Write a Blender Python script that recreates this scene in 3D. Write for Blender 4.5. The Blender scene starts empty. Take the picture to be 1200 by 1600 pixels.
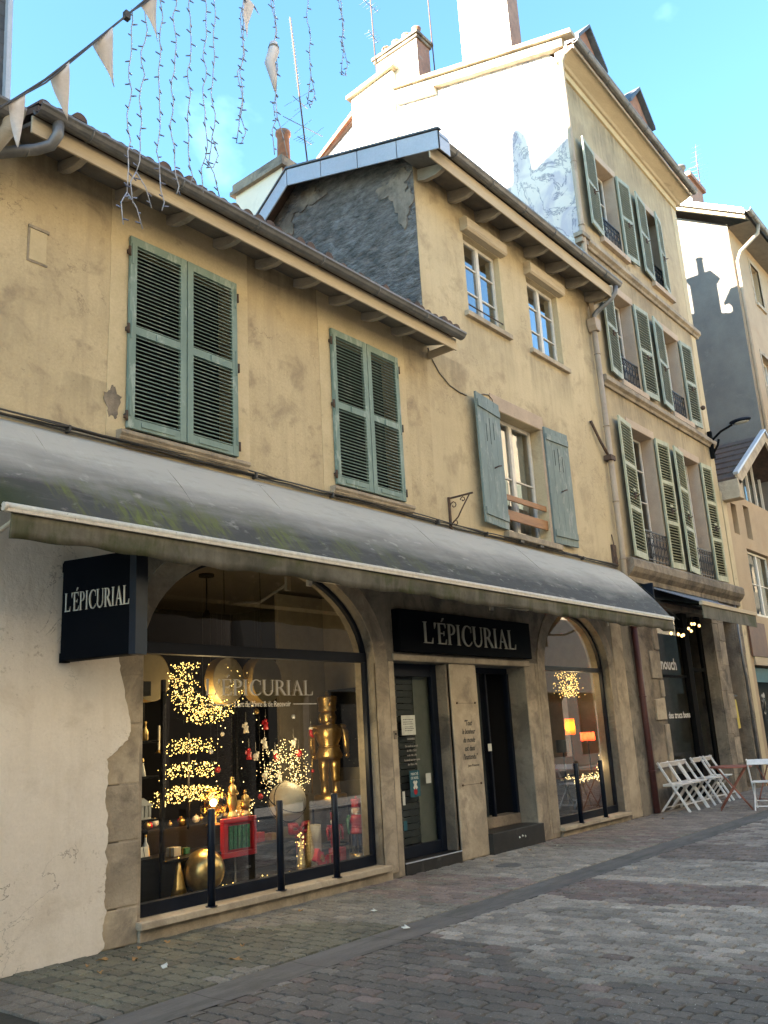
import bpy, math, random
from mathutils import Vector, Matrix
random.seed(11)
R = math.radians
sc = bpy.context.scene
COL = sc.collection

# ---------------------------------------------------------------- camera
cam_d = bpy.data.cameras.new('camera'); cam = bpy.data.objects.new('camera', cam_d); COL.objects.link(cam)
sc.camera = cam
yaw, pitch, roll = R(50.93), R(14.42), R(-3.22)
F_PX, W_PX, H_PX = 1365.0, 1200.0, 1600.0
fw = Vector((math.sin(yaw)*math.cos(pitch), math.cos(yaw)*math.cos(pitch), math.sin(pitch)))
rt = fw.cross(Vector((0, 0, 1))).normalized(); up = rt.cross(fw)
r2 = rt*math.cos(roll)+up*math.sin(roll); u2 = up*math.cos(roll)-rt*math.sin(roll)
m = Matrix((r2, u2, -fw)).transposed().to_4x4(); m.translation = Vector((0, -6.75, 1.553))
cam.matrix_world = m
cam_d.sensor_fit = 'VERTICAL'; cam_d.sensor_height = 24.0; cam_d.lens = F_PX/H_PX*24.0
cam_d.clip_start = 0.05; cam_d.clip_end = 600
sc.render.resolution_x = 768; sc.render.resolution_y = 1024

# ---------------------------------------------------------------- sky, sun, exposure
SUN = Vector((-1.0, 0.35, 0.52)).normalized()
wd = bpy.data.worlds.new('World'); sc.world = wd; wd.use_nodes = True
nt = wd.node_tree; nt.nodes.clear()
wo = nt.nodes.new('ShaderNodeOutputWorld'); bg = nt.nodes.new('ShaderNodeBackground')
sky = nt.nodes.new('ShaderNodeTexSky'); sky.sky_type = 'NISHITA'; sky.sun_disc = False
sky.sun_elevation = math.asin(SUN.z); sky.sun_rotation = math.atan2(SUN.x, SUN.y)
sky.air_density = 1.0; sky.dust_density = 0.3; sky.ozone_density = 1.2; sky.altitude = 200
bg.inputs['Strength'].default_value = 0.053
# a few thin high wisps of cloud
tc = nt.nodes.new('ShaderNodeTexCoord'); mp = nt.nodes.new('ShaderNodeMapping'); mp.inputs['Scale'].default_value = (1.2, 1.2, 3.5)
nz = nt.nodes.new('ShaderNodeTexNoise'); nz.inputs['Scale'].default_value = 2.2; nz.inputs['Detail'].default_value = 6; nz.inputs['Distortion'].default_value = .6
rp = nt.nodes.new('ShaderNodeValToRGB'); rp.color_ramp.elements[0].position = .60; rp.color_ramp.elements[1].position = .95
rp.color_ramp.elements[0].color = (0, 0, 0, 1); rp.color_ramp.elements[1].color = (.55, .55, .55, 1)
mx = nt.nodes.new('ShaderNodeMix'); mx.data_type = 'RGBA'; mx.inputs[7].default_value = (7.5, 8.2, 9.0, 1)
nt.links.new(tc.outputs['Generated'], mp.inputs[0]); nt.links.new(mp.outputs[0], nz.inputs['Vector']); nt.links.new(nz.outputs['Fac'], rp.inputs[0])
nt.links.new(rp.outputs[0], mx.inputs[0]); nt.links.new(sky.outputs[0], mx.inputs[6]); tn = nt.nodes.new('ShaderNodeMix'); tn.data_type = 'RGBA'; tn.blend_type = 'MULTIPLY'; tn.inputs[0].default_value = 1; tn.inputs[7].default_value = (.70, 1.01, 1.10, 1)
nt.links.new(mx.outputs[2], tn.inputs[6]); nt.links.new(tn.outputs[2], bg.inputs[0])
nt.links.new(bg.outputs[0], wo.inputs[0])

sun_d = bpy.data.lights.new('sun', 'SUN'); sun_d.energy = 5.0; sun_d.angle = R(0.5); sun_d.color = (1.0, .90, .74)
sun = bpy.data.objects.new('sun', sun_d); COL.objects.link(sun)
sun.rotation_euler = SUN.to_track_quat('Z', 'Y').to_euler(); sun.location = (0, 0, 40)
sc.view_settings.view_transform = 'Standard'; sc.view_settings.look = 'None'
sc.view_settings.gamma = 1.0; sc.view_settings.exposure = 3.6

# ---------------------------------------------------------------- materials
def nm(name):
    mt = bpy.data.materials.new(name); mt.use_nodes = True
    n = mt.node_tree; b = n.nodes['Principled BSDF']
    return mt, n, b
def noise(n, vec, scale, detail=5, rough=.6, dist=0):
    t = n.nodes.new('ShaderNodeTexNoise'); t.inputs['Scale'].default_value = scale
    t.inputs['Detail'].default_value = detail; t.inputs['Roughness'].default_value = rough; t.inputs['Distortion'].default_value = dist
    n.links.new(vec, t.inputs['Vector']); return t.outputs['Fac']
def ramp(n, fac, a, b):
    t = n.nodes.new('ShaderNodeMapRange'); t.inputs['From Min'].default_value = a; t.inputs['From Max'].default_value = b
    n.links.new(fac, t.inputs['Value']); return t.outputs['Result']
def mixc(n, fac, c1, c2):
    t = n.nodes.new('ShaderNodeMix'); t.data_type = 'RGBA'
    for s, c in ((t.inputs[6], c1), (t.inputs[7], c2)):
        if isinstance(c, tuple): s.default_value = (*c, 1)
        else: n.links.new(c, s)
    if isinstance(fac, (int, float)): t.inputs[0].default_value = fac
    else: n.links.new(fac, t.inputs[0])
    return t.outputs[2]
def mathn(n, op, a, b=None):
    t = n.nodes.new('ShaderNodeMath'); t.operation = op
    for i, x in enumerate((a, b)):
        if x is None: continue
        if isinstance(x, (int, float)): t.inputs[i].default_value = x
        else: n.links.new(x, t.inputs[i])
    return t.outputs[0]
def coords(n, scale=(1, 1, 1)):
    t = n.nodes.new('ShaderNodeTexCoord'); mp = n.nodes.new('ShaderNodeMapping'); mp.inputs['Scale'].default_value = scale
    n.links.new(t.outputs['Object'], mp.inputs[0]); return mp.outputs[0]
def bump(n, b, h, strength, dist=.01):
    t = n.nodes.new('ShaderNodeBump'); t.inputs['Strength'].default_value = strength; t.inputs['Distance'].default_value = dist
    n.links.new(h, t.inputs['Height']); n.links.new(t.outputs[0], b.inputs['Normal']); return t
def surf(name, c1, c2, scale=2.0, rough=.85, patch=None, pscale=1.2, pr=(.58, .7), streak=None, bs=30, bstr=.3, bdist=.006, metal=0., spec=.3, fine=.12, stretch=(1, 1, 1), crack=None, spots=None, runs=None):
    """weathered surface: two-tone noise, optional patches of a third colour, optional vertical streaks, fine grain and bump"""
    mt, n, b = nm(name); v = coords(n, stretch)
    c = mixc(n, ramp(n, noise(n, v, scale, 6, .65), .38, .62), c1, c2)
    if patch: c = mixc(n, ramp(n, noise(n, v, pscale, 7, .7, .4), *pr), c, patch)
    if streak:
        v2 = coords(n, (5, 5, .45)); c = mixc(n, mathn(n, 'MULTIPLY', ramp(n, noise(n, v2, 1.6, 5, .6), .50, .70), .38), c, streak)
    if crack:
        d = mathn(n, 'ABSOLUTE', mathn(n, 'SUBTRACT', noise(n, v, 1.3, 8, .62, .6), .5)); k = mathn(n, 'MULTIPLY', ramp(n, d, .0045, .0), ramp(n, noise(n, v, .9, 2), .52, .6)); c = mixc(n, k, c, crack)
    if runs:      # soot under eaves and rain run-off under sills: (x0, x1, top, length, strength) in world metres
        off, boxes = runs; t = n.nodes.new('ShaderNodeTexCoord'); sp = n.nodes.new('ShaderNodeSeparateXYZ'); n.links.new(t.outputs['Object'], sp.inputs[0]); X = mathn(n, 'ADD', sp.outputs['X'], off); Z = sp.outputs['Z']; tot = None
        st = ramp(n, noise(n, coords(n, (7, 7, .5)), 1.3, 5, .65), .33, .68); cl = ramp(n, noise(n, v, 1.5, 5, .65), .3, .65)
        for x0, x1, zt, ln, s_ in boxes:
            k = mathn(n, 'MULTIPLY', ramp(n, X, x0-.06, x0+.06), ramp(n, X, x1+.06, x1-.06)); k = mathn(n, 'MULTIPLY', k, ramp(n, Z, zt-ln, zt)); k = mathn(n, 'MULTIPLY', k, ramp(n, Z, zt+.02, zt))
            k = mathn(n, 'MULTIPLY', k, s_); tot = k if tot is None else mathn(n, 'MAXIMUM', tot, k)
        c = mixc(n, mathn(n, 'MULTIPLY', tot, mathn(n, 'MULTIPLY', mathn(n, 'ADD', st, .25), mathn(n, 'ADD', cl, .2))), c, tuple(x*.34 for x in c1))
    if spots:
        k = mathn(n, 'MULTIPLY', ramp(n, noise(n, v, 21, 4, .7), .60, .68), ramp(n, noise(n, v, 1.1, 3), .48, .62)); c = mixc(n, mathn(n, 'MULTIPLY', k, .7), c, spots)
    g = ramp(n, noise(n, v, 38, 4, .75), .3, .7)
    dk = mixc(n, mathn(n, 'MULTIPLY', g, fine*3), c, tuple(x*.55 for x in c1))
    n.links.new(dk, b.inputs['Base Color'])
    b.inputs['Roughness'].default_value = rough; b.inputs['Metallic'].default_value = metal
    b.inputs['Specular IOR Level'].default_value = spec
    h = mathn(n, 'ADD', noise(n, v, bs, 5, .7), mathn(n, 'MULTIPLY', noise(n, v, bs*.12, 4, .6), 1.6))
    bump(n, b, h, bstr, bdist); return mt
def plain(name, c, rough=.5, metal=0., spec=.5, var=.15, scale=8, bstr=.08):
    return surf(name, c, tuple(x*(1-var) for x in c), scale, rough, bs=60, bstr=bstr, bdist=.002, metal=metal, spec=spec, fine=.03)
def emit(name, c, s, sample=False):
    mt, n, b = nm(name); b.inputs['Base Color'].default_value = (*[min(1, x) for x in c], 1)
    b.inputs['Emission Color'].default_value = (*c, 1); b.inputs['Emission Strength'].default_value = s
    if not sample: mt.cycles.emission_sampling = 'NONE'
    return mt
def glassmat(name, tint=(.93, .96, .95), ior=1.5, boost=1.0, rough=0.0):
    mt = bpy.data.materials.new(name); mt.use_nodes = True; n = mt.node_tree; n.nodes.clear()
    o = n.nodes.new('ShaderNodeOutputMaterial'); t = n.nodes.new('ShaderNodeBsdfTransparent'); g = n.nodes.new('ShaderNodeBsdfGlossy')
    fr = n.nodes.new('ShaderNodeFresnel'); mxs = n.nodes.new('ShaderNodeMixShader')
    t.inputs[0].default_value = (*tint, 1); g.inputs['Roughness'].default_value = rough; fr.inputs[0].default_value = ior
    f = mathn(n, 'MULTIPLY', fr.outputs[0], boost)
    n.links.new(f, mxs.inputs[0]); n.links.new(t.outputs[0], mxs.inputs[1]); n.links.new(g.outputs[0], mxs.inputs[2]); n.links.new(mxs.outputs[0], o.inputs[0])
    return mt

M = {}
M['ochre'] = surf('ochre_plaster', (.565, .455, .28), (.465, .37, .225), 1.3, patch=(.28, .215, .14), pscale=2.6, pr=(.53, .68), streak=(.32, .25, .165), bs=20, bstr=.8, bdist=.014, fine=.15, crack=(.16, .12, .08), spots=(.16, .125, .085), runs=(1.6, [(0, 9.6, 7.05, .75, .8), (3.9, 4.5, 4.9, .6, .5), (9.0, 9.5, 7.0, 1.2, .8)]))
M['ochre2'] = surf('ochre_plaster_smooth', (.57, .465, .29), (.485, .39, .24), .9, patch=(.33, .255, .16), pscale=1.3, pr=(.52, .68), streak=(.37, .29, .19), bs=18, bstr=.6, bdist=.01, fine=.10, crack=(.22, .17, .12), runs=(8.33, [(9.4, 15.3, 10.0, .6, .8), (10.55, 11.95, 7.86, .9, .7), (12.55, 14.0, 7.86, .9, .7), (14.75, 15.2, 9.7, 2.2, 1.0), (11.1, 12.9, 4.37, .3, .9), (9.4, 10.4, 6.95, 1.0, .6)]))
M['ochre_pale'] = surf('pale_band_plaster', (.58, .475, .30), (.50, .405, .245), 2.2, patch=(.33, .265, .175), pscale=2.5, bs=24, bstr=.25)
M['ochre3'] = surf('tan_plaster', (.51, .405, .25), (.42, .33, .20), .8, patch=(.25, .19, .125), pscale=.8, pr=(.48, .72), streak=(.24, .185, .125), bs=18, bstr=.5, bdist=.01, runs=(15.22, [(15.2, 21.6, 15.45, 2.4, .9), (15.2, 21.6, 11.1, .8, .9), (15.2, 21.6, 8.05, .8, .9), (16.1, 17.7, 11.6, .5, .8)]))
M['far_ochre'] = surf('orange_plaster', (.46, .35, .225), (.38, .285, .185), .8, patch=(.42, .27, .15), bs=20, bstr=.2)
M['white_plaster'] = surf('old_white_plaster', (.74, .665, .57), (.66, .585, .49), .9, patch=(.52, .44, .345), pscale=1.4, pr=(.56, .8), streak=(.58, .495, .39), bs=9, bstr=.55, bdist=.02, fine=.07, crack=(.20, .17, .13), spots=(.40, .33, .25))
M['stone'] = surf('weathered_limestone', (.43, .355, .26), (.29, .24, .175), 2.4, patch=(.18, .15, .115), pscale=2.6, pr=(.46, .64), streak=(.20, .165, .125), bs=22, bstr=.8, bdist=.014)
M['stone_dirty'] = surf('sooty_stone', (.30, .245, .18), (.20, .165, .125), 1.7, patch=(.095, .08, .065), pscale=1.8, pr=(.45, .60), streak=(.10, .085, .07), bs=20, bstr=.8, bdist=.014)
M['stone_lt'] = surf('pale_dressed_stone', (.50, .415, .30), (.34, .28, .20), 2.0, patch=(.23, .19, .145), pscale=2.8, pr=(.49, .66), bs=26, bstr=.5, bdist=.008)
M['stone_pink'] = surf('pinkish_window_stone', (.50, .385, .28), (.42, .325, .24), 2.0, patch=(.30, .24, .19), pscale=2.2, bs=26, bstr=.4, bdist=.006)
M['gf_plaster'] = surf('grey_ground_floor_render', (.30, .26, .20), (.20, .175, .14), 1.4, patch=(.12, .105, .085), pscale=2.1, pr=(.46, .60), streak=(.13, .115, .095), bs=18, bstr=.6, bdist=.01)
M['rough_dark'] = surf('rough_dark_render', (.31, .28, .24), (.125, .115, .10), 7, patch=(.38, .35, .31), pscale=3.2, pr=(.53, .64), bs=6, bstr=1.0, bdist=.25, stretch=(1, .6, 1.4))
M['cement'] = surf('dark_cement_gable', (.15, .145, .15), (.115, .11, .115), 1.2, patch=(.19, .18, .175), pscale=1.2, bs=14, bstr=.4)
M['limewash'] = surf('pale_limewashed_gable', (.70, .62, .50), (.63, .55, .44), .7, patch=(.50, .43, .35), pscale=.9, pr=(.55, .8), bs=14, bstr=.35, fine=.04)
M['far_lime'] = surf('cream_gable_plaster', (.62, .54, .40), (.56, .48, .35), .7, patch=(.45, .38, .28), pscale=.9, pr=(.55, .8), bs=14, bstr=.3, fine=.04)
M['cement_warm'] = surf('warm_cement_gable', (.20, .18, .155), (.155, .14, .125), 1.0, patch=(.24, .215, .18), pscale=1.0, bs=14, bstr=.4)
M['opp'] = surf('sunny_cream_render', (.74, .62, .46), (.68, .565, .41), .8)
M['brown_dark'] = plain('dark_brown_shopfront', (.035, .028, .024), .6)
M['brick'] = surf('chimney_brick', (.36, .20, .14), (.26, .15, .11), 5, patch=(.40, .33, .27), pscale=3, bs=18, bstr=.6)
M['terra'] = surf('terracotta', (.36, .17, .10), (.25, .12, .075), 6, patch=(.14, .11, .09), pscale=4, bs=30, bstr=.3)
M['tile'] = surf('old_roof_tile', (.13, .085, .065), (.075, .055, .045), 6, patch=(.06, .07, .035), pscale=3, bs=30, bstr=.5)
M['slate'] = surf('grey_slate', (.10, .105, .115), (.065, .07, .08), 7, rough=.6, patch=(.15, .14, .13), pscale=4, bs=20, bstr=.4)
M['zinc'] = surf('weathered_zinc', (.20, .20, .20), (.13, .13, .13), 4, rough=.5, patch=(.26, .25, .23), pscale=3, metal=.5, bs=30, bstr=.1, spec=.5)
M['zinc_lt'] = surf('pale_zinc_sheet', (.50, .53, .57), (.46, .49, .53), 2, rough=.45, metal=.2, bs=10, bstr=.05)
M['beam'] = surf('painted_eave_wood', (.36, .32, .255), (.28, .25, .20), 3, patch=(.17, .14, .11), pscale=3, bs=30, bstr=.2, stretch=(1, 1, 3))
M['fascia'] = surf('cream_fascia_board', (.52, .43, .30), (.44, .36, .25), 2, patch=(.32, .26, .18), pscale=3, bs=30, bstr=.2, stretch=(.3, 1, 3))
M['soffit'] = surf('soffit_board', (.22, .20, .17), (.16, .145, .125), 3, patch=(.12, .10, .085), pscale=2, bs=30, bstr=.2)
def shutter_mat(name, c, c2, wear):
    return surf(name, c, c2, 5, .62, patch=wear, pscale=9, pr=(.54, .62), bs=40, bstr=.35, bdist=.003, stretch=(1, 1, .35), fine=.06)
M['shut_g'] = shutter_mat('green_shutter_paint', (.195, .265, .23), (.155, .22, .19), (.28, .34, .30))
M['gap_shade'] = plain('painted_slat_gap_shade', (.03, .034, .026), .9, spec=.05)
M['shut_b'] = shutter_mat('faded_teal_shutter_paint', (.18, .225, .21), (.14, .18, .17), (.26, .285, .26))
M['shut_t'] = shutter_mat('sage_shutter_paint', (.33, .35, .27), (.27, .295, .23), (.42, .42, .33))
M['shut_ye'] = shutter_mat('sun_bleached_shutter_paint', (.41, .41, .275), (.32, .33, .225), (.50, .48, .35))
M['white_frame'] = plain('white_window_paint', (.66, .62, .54), .45)
M['navy'] = plain('dark_navy_metal', (.006, .010, .020), .45, spec=.22, var=.3, bstr=.03)
M['black'] = plain('black_metal', (.008, .008, .008), .85, spec=.05)
M['sign'] = plain('black_sign_panel', (.0022, .003, .0052), .7, spec=.05, bstr=.02)
M['letter'] = plain('dull_metal_lettering', (.30, .28, .235), .4, metal=.3)
M['letter_lt'] = plain('pale_metal_lettering', (.55, .52, .45), .35, metal=.3)
M['decal'] = plain('frosted_glass_lettering', (.42, .40, .36), .6, bstr=0)
M['decal_w'] = plain('white_glass_lettering', (.6, .58, .54), .6, bstr=0)
M['iron'] = plain('black_wrought_iron', (.02, .02, .022), .55)
M['rust'] = surf('rusty_iron', (.07, .05, .04), (.12, .07, .045), 12, patch=(.03, .03, .03), pscale=9)
M['maroon'] = surf('maroon_downpipe_paint', (.10, .035, .032), (.07, .027, .026), 4, rough=.5, patch=(.13, .07, .055), pscale=6, bs=30, bstr=.1)
M['pipe'] = surf('beige_downpipe_paint', (.43, .34, .245), (.35, .275, .20), 3, rough=.6, patch=(.26, .20, .14), pscale=3, bs=30, bstr=.1, stretch=(1, 1, .4))
M['wood'] = surf('varnished_wood', (.34, .16, .06), (.23, .105, .04), 7, .5, patch=(.16, .08, .035), pscale=5, bs=30, bstr=.15, stretch=(.3, 1, 2))
M['white_paint'] = plain('white_chair_paint', (.74, .70, .66), .45)
M['table_red'] = surf('faded_red_table_paint', (.34, .12, .08), (.25, .09, .06), 7, .5, patch=(.30, .18, .12), pscale=6)
M['cable'] = plain('dark_cable_rubber', (.05, .045, .04), .6)
M['cable_lt'] = plain('grey_cable_rubber', (.16, .135, .10), .6)
M['strand'] = plain('white_wire_strand', (.34, .36, .42), .5)
M['bulb_off'] = plain('unlit_blue_bulb', (.16, .18, .26), .25)
M['pennant'] = surf('white_pennant_cloth', (.62, .60, .60), (.52, .50, .50), 3, .9, bs=40, bstr=.2)
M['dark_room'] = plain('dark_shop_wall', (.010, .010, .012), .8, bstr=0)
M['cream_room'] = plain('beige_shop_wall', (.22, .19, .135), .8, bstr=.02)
M['ceil'] = plain('brown_shop_ceiling', (.06, .048, .035), .8, bstr=.02)
M['floor_in'] = plain('dark_shop_floor', (.04, .034, .03), .4)
M['dark_wood'] = plain('black_stained_wood', (.008, .007, .0065), .5, spec=.2)
M['gold'] = surf('brushed_gold', (.62, .42, .16), (.42, .27, .09), 9, .28, metal=.85, bs=60, bstr=.25, bdist=.003, spec=.6)
M['gold_glitter'] = surf('gold_glitter', (.70, .52, .24), (.28, .19, .07), 90, .35, metal=.6, bs=160, bstr=1.0, bdist=.004)
M['red'] = plain('red_lacquer', (.38, .012, .018), .3)
M['red_bright'] = plain('bright_red_foil', (.60, .012, .035), .22)
M['green_foil'] = surf('green_foil', (.035, .16, .07), (.02, .08, .035), 40, .4, bs=80, bstr=.8)
M['fir'] = surf('dark_fir_needles', (.016, .028, .018), (.01, .018, .012), 20, .8)
M['ornament_w'] = plain('white_felt_ornament', (.60, .58, .52), .8)
M['globe_w'] = plain('cream_globe', (.42, .39, .32), .35)
M['paper'] = plain('white_paper', (.62, .64, .58), .8, bstr=0)
M['ink'] = plain('dark_ink', (.03, .03, .03), .8, bstr=0)
M['teal'] = plain('teal_poster', (.015, .10, .14), .6, bstr=0)
M['grey_glass_panel'] = plain('grey_green_panel', (.14, .15, .125), .4, bstr=0)
M['roller_grey'] = plain('grey_roller_shutter', (.055, .062, .062), .4, metal=.2)
M['paper_lamp'] = plain('tan_paper_drum', (.12, .095, .05), .8)
M['paper_lamp_y'] = plain('yellow_paper_drum_side', (.26, .17, .05), .8)
M['skin_paint'] = plain('painted_face', (.55, .36, .25), .5)
M['blue_paint'] = plain('dark_blue_paint', (.02, .04, .09), .4)
M['dark_tile'] = surf('dark_step_tile', (.034, .031, .029), (.022, .021, .02), 6, .45, patch=(.08, .075, .065), pscale=5, bs=30, bstr=.15)
M['leaf'] = surf('dead_leaf', (.42, .24, .09), (.28, .15, .06), 30, .8)
M['glass'] = glassmat('window_glass', boost=1.5)
M['glass_dark'] = glassmat('upper_window_glass', tint=(.75, .8, .8), boost=3.2)
M['glass_shop'] = glassmat('shop_window_glass', boost=.32)
M['glass_cafe'] = glassmat('cafe_glass', boost=.75)
M['glass_tall'] = glassmat('dark_old_glass', tint=(.7, .75, .72), boost=1.0)
M['curtain_dk'] = plain('dark_grey_curtain', (.06, .065, .06), .9)
M['curtain'] = plain('grey_curtain', (.16, .17, .18), .9)
M['curtain_w'] = plain('white_net_curtain', (.42, .44, .46), .9)
M['lit'] = emit('lit_fairy_bulb', (1.0, .66, .19), .30)
M['lit_w'] = emit('lit_pale_bulb', (1.0, .74, .33), .34)
M['lit_bulb'] = emit('lit_filament_bulb', (1.0, .55, .18), .55, True)
M['lit_orange'] = emit('lit_orange_shade', (1.0, .25, .012), .10, True)
M['lit_coral'] = emit('lit_coral_shade', (1.0, .10, .035), .07, True)
M['amber_glass'] = glassmat('amber_globe_glass', tint=(.85, .6, .3), boost=1.6)
M['wet'] = surf('tarmac', (.055, .054, .055), (.04, .04, .041), 4, .8, patch=(.075, .072, .07), pscale=2, bs=120, bstr=.6, bdist=.006)
M['channel'] = surf('worn_concrete_channel', (.155, .145, .13), (.11, .103, .095), 3, .75, patch=(.06, .062, .05), pscale=2.2, pr=(.5, .7), bs=60, bstr=.6, bdist=.008, stretch=(.5, 2, 1))
M['bed'] = surf('sand_and_moss_joints', (.035, .036, .026), (.05, .046, .038), 9, .95, patch=(.02, .026, .013), pscale=4, bs=90, bstr=.8)
M['brown_panel'] = surf('brown_wood_panel', (.17, .085, .05), (.12, .06, .04), 3, .6, patch=(.08, .045, .03), pscale=4)

# pavers take their tone from a per-stone colour, plus grain, grime and moss of their own shape
mt, n, b = nm('concrete_pavers'); at = n.nodes.new('ShaderNodeAttribute'); at.attribute_name = 'tone'
v = coords(n); c = mixc(n, mathn(n, 'MULTIPLY', ramp(n, noise(n, v, 2.4, 7, .75), .42, .7), .6), at.outputs['Color'], (.055, .052, .046))
c = mixc(n, mathn(n, 'MULTIPLY', ramp(n, noise(n, v, 55, 4, .8), .48, .66), .6), c, (.045, .042, .038))
c = mixc(n, mathn(n, 'MULTIPLY', ramp(n, noise(n, v, 75, 2, .5), .69, .73), .85), c, (.48, .46, .42))
n.links.new(c, b.inputs['Base Color']); b.inputs['Roughness'].default_value = .72; b.inputs['Specular IOR Level'].default_value = .35
bump(n, b, mathn(n, 'ADD', noise(n, v, 90, 4, .8), mathn(n, 'MULTIPLY', noise(n, v, 20, 3, .6), 1.2)), .75, .008); M['paver'] = mt

# awning cloth: washed-out grey near the wall, black mildew lower down, moss by the front bar (real dirt, fixed to the cloth)
def awning_mat(name, lo, hi, grey, dark, moss):
    mt, n, b = nm(name); t = n.nodes.new('ShaderNodeTexCoord'); sp = n.nodes.new('ShaderNodeSeparateXYZ'); n.links.new(t.outputs['Object'], sp.inputs[0])
    v = coords(n, (1, 1, 1)); vs = coords(n, (7, .8, .8))
    vh = coords(n, (.55, 1.2, 2.4))
    h = mathn(n, 'ADD', sp.outputs['Z'], mathn(n, 'MULTIPLY', mathn(n, 'SUBTRACT', noise(n, vh, 1.3, 6, .65, .3), .5), .62))
    h = mathn(n, 'ADD', h, mathn(n, 'MULTIPLY', mathn(n, 'SUBTRACT', noise(n, vs, 1.0, 4, .6), .5), .09))
    c = mixc(n, ramp(n, h, lo, hi), dark, grey)
    c = mixc(n, mathn(n, 'MULTIPLY', ramp(n, noise(n, coords(n, (1.2, 3, 5)), 2.2, 6, .7), .52, .75), .45), c, tuple(x*.55 for x in grey))
    c = mixc(n, mathn(n, 'MULTIPLY', ramp(n, noise(n, coords(n, (2.2, 2, 4)), 2.6, 4, .6), .60, .72), .35), c, tuple(min(1, x*1.25) for x in grey))
    mfac = mathn(n, 'MULTIPLY', ramp(n, h, lo+.20, lo+.0), ramp(n, noise(n, coords(n, (2.4, .8, .8)), 1.0, 5, .7), .47, .60))
    mfac = mathn(n, 'MULTIPLY', mfac, ramp(n, noise(n, vs, 3.0, 4, .7), .35, .55))
    xf = ramp(n, sp.outputs['X'], 9.5, 4.5)
    c = mixc(n, mathn(n, 'MULTIPLY', mfac, xf), c, moss)
    c = mixc(n, mathn(n, 'MULTIPLY', ramp(n, sp.outputs['X'], 3.35, 2.9), ramp(n, h, lo+.02, lo-.12)), c, (.035, .042, .018))
    n.links.new(c, b.inputs['Base Color']); b.inputs['Roughness'].default_value = .7; b.inputs['Specular IOR Level'].default_value = .2
    bump(n, b, mathn(n, 'ADD', noise(n, v, 7, 4, .6), mathn(n, 'MULTIPLY', noise(n, vs, 6, 4, .6), .5)), .25, .03); return mt
M['awning'] = awning_mat('mildewed_awning_cloth', 3.48, 3.98, (.41, .385, .335), (.064, .061, .053), (.12, .13, .038))
M['valance'] = surf('mildewed_valance_cloth', (.13, .12, .095), (.06, .057, .043), 3, .8, patch=(.05, .06, .022), pscale=1.6, pr=(.49, .62), streak=(.22, .20, .16), bs=20, bstr=.3)
M['awn_bar'] = surf('chipped_white_awning_bar', (.62, .56, .46), (.50, .44, .36), 18, .5, patch=(.16, .14, .11), pscale=30, pr=(.62, .7))
M['awn2'] = surf('blue_grey_awning_cloth', (.15, .155, .19), (.12, .125, .15), 4, .7, bs=20, bstr=.1)
# rough mural on the gable
mt, n, b = nm('faded_mural_gable'); v = coords(n); vd = coords(n, (1, 1, .8))
c = mixc(n, ramp(n, noise(n, v, .8, 5, .6), .35, .7), (.66, .60, .52), (.60, .53, .45))
c = mixc(n, mathn(n, 'MULTIPLY', ramp(n, noise(n, v, 1.1, 3, .5, 1.5), .5, .62), .55), c, (.33, .30, .38))
c = mixc(n, mathn(n, 'MULTIPLY', mathn(n, 'SUBTRACT', 1.0, ramp(n, mathn(n, 'ABSOLUTE', mathn(n, 'SUBTRACT', noise(n, vd, 1.6, 5, .7, 1.0), .5)), .0, .03)), .75), c, (.10, .11, .16))
n.links.new(c, b.inputs['Base Color']); b.inputs['Roughness'].default_value = .9; bump(n, b, noise(n, v, 15, 5, .7), .3); M['mural'] = mt

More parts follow.
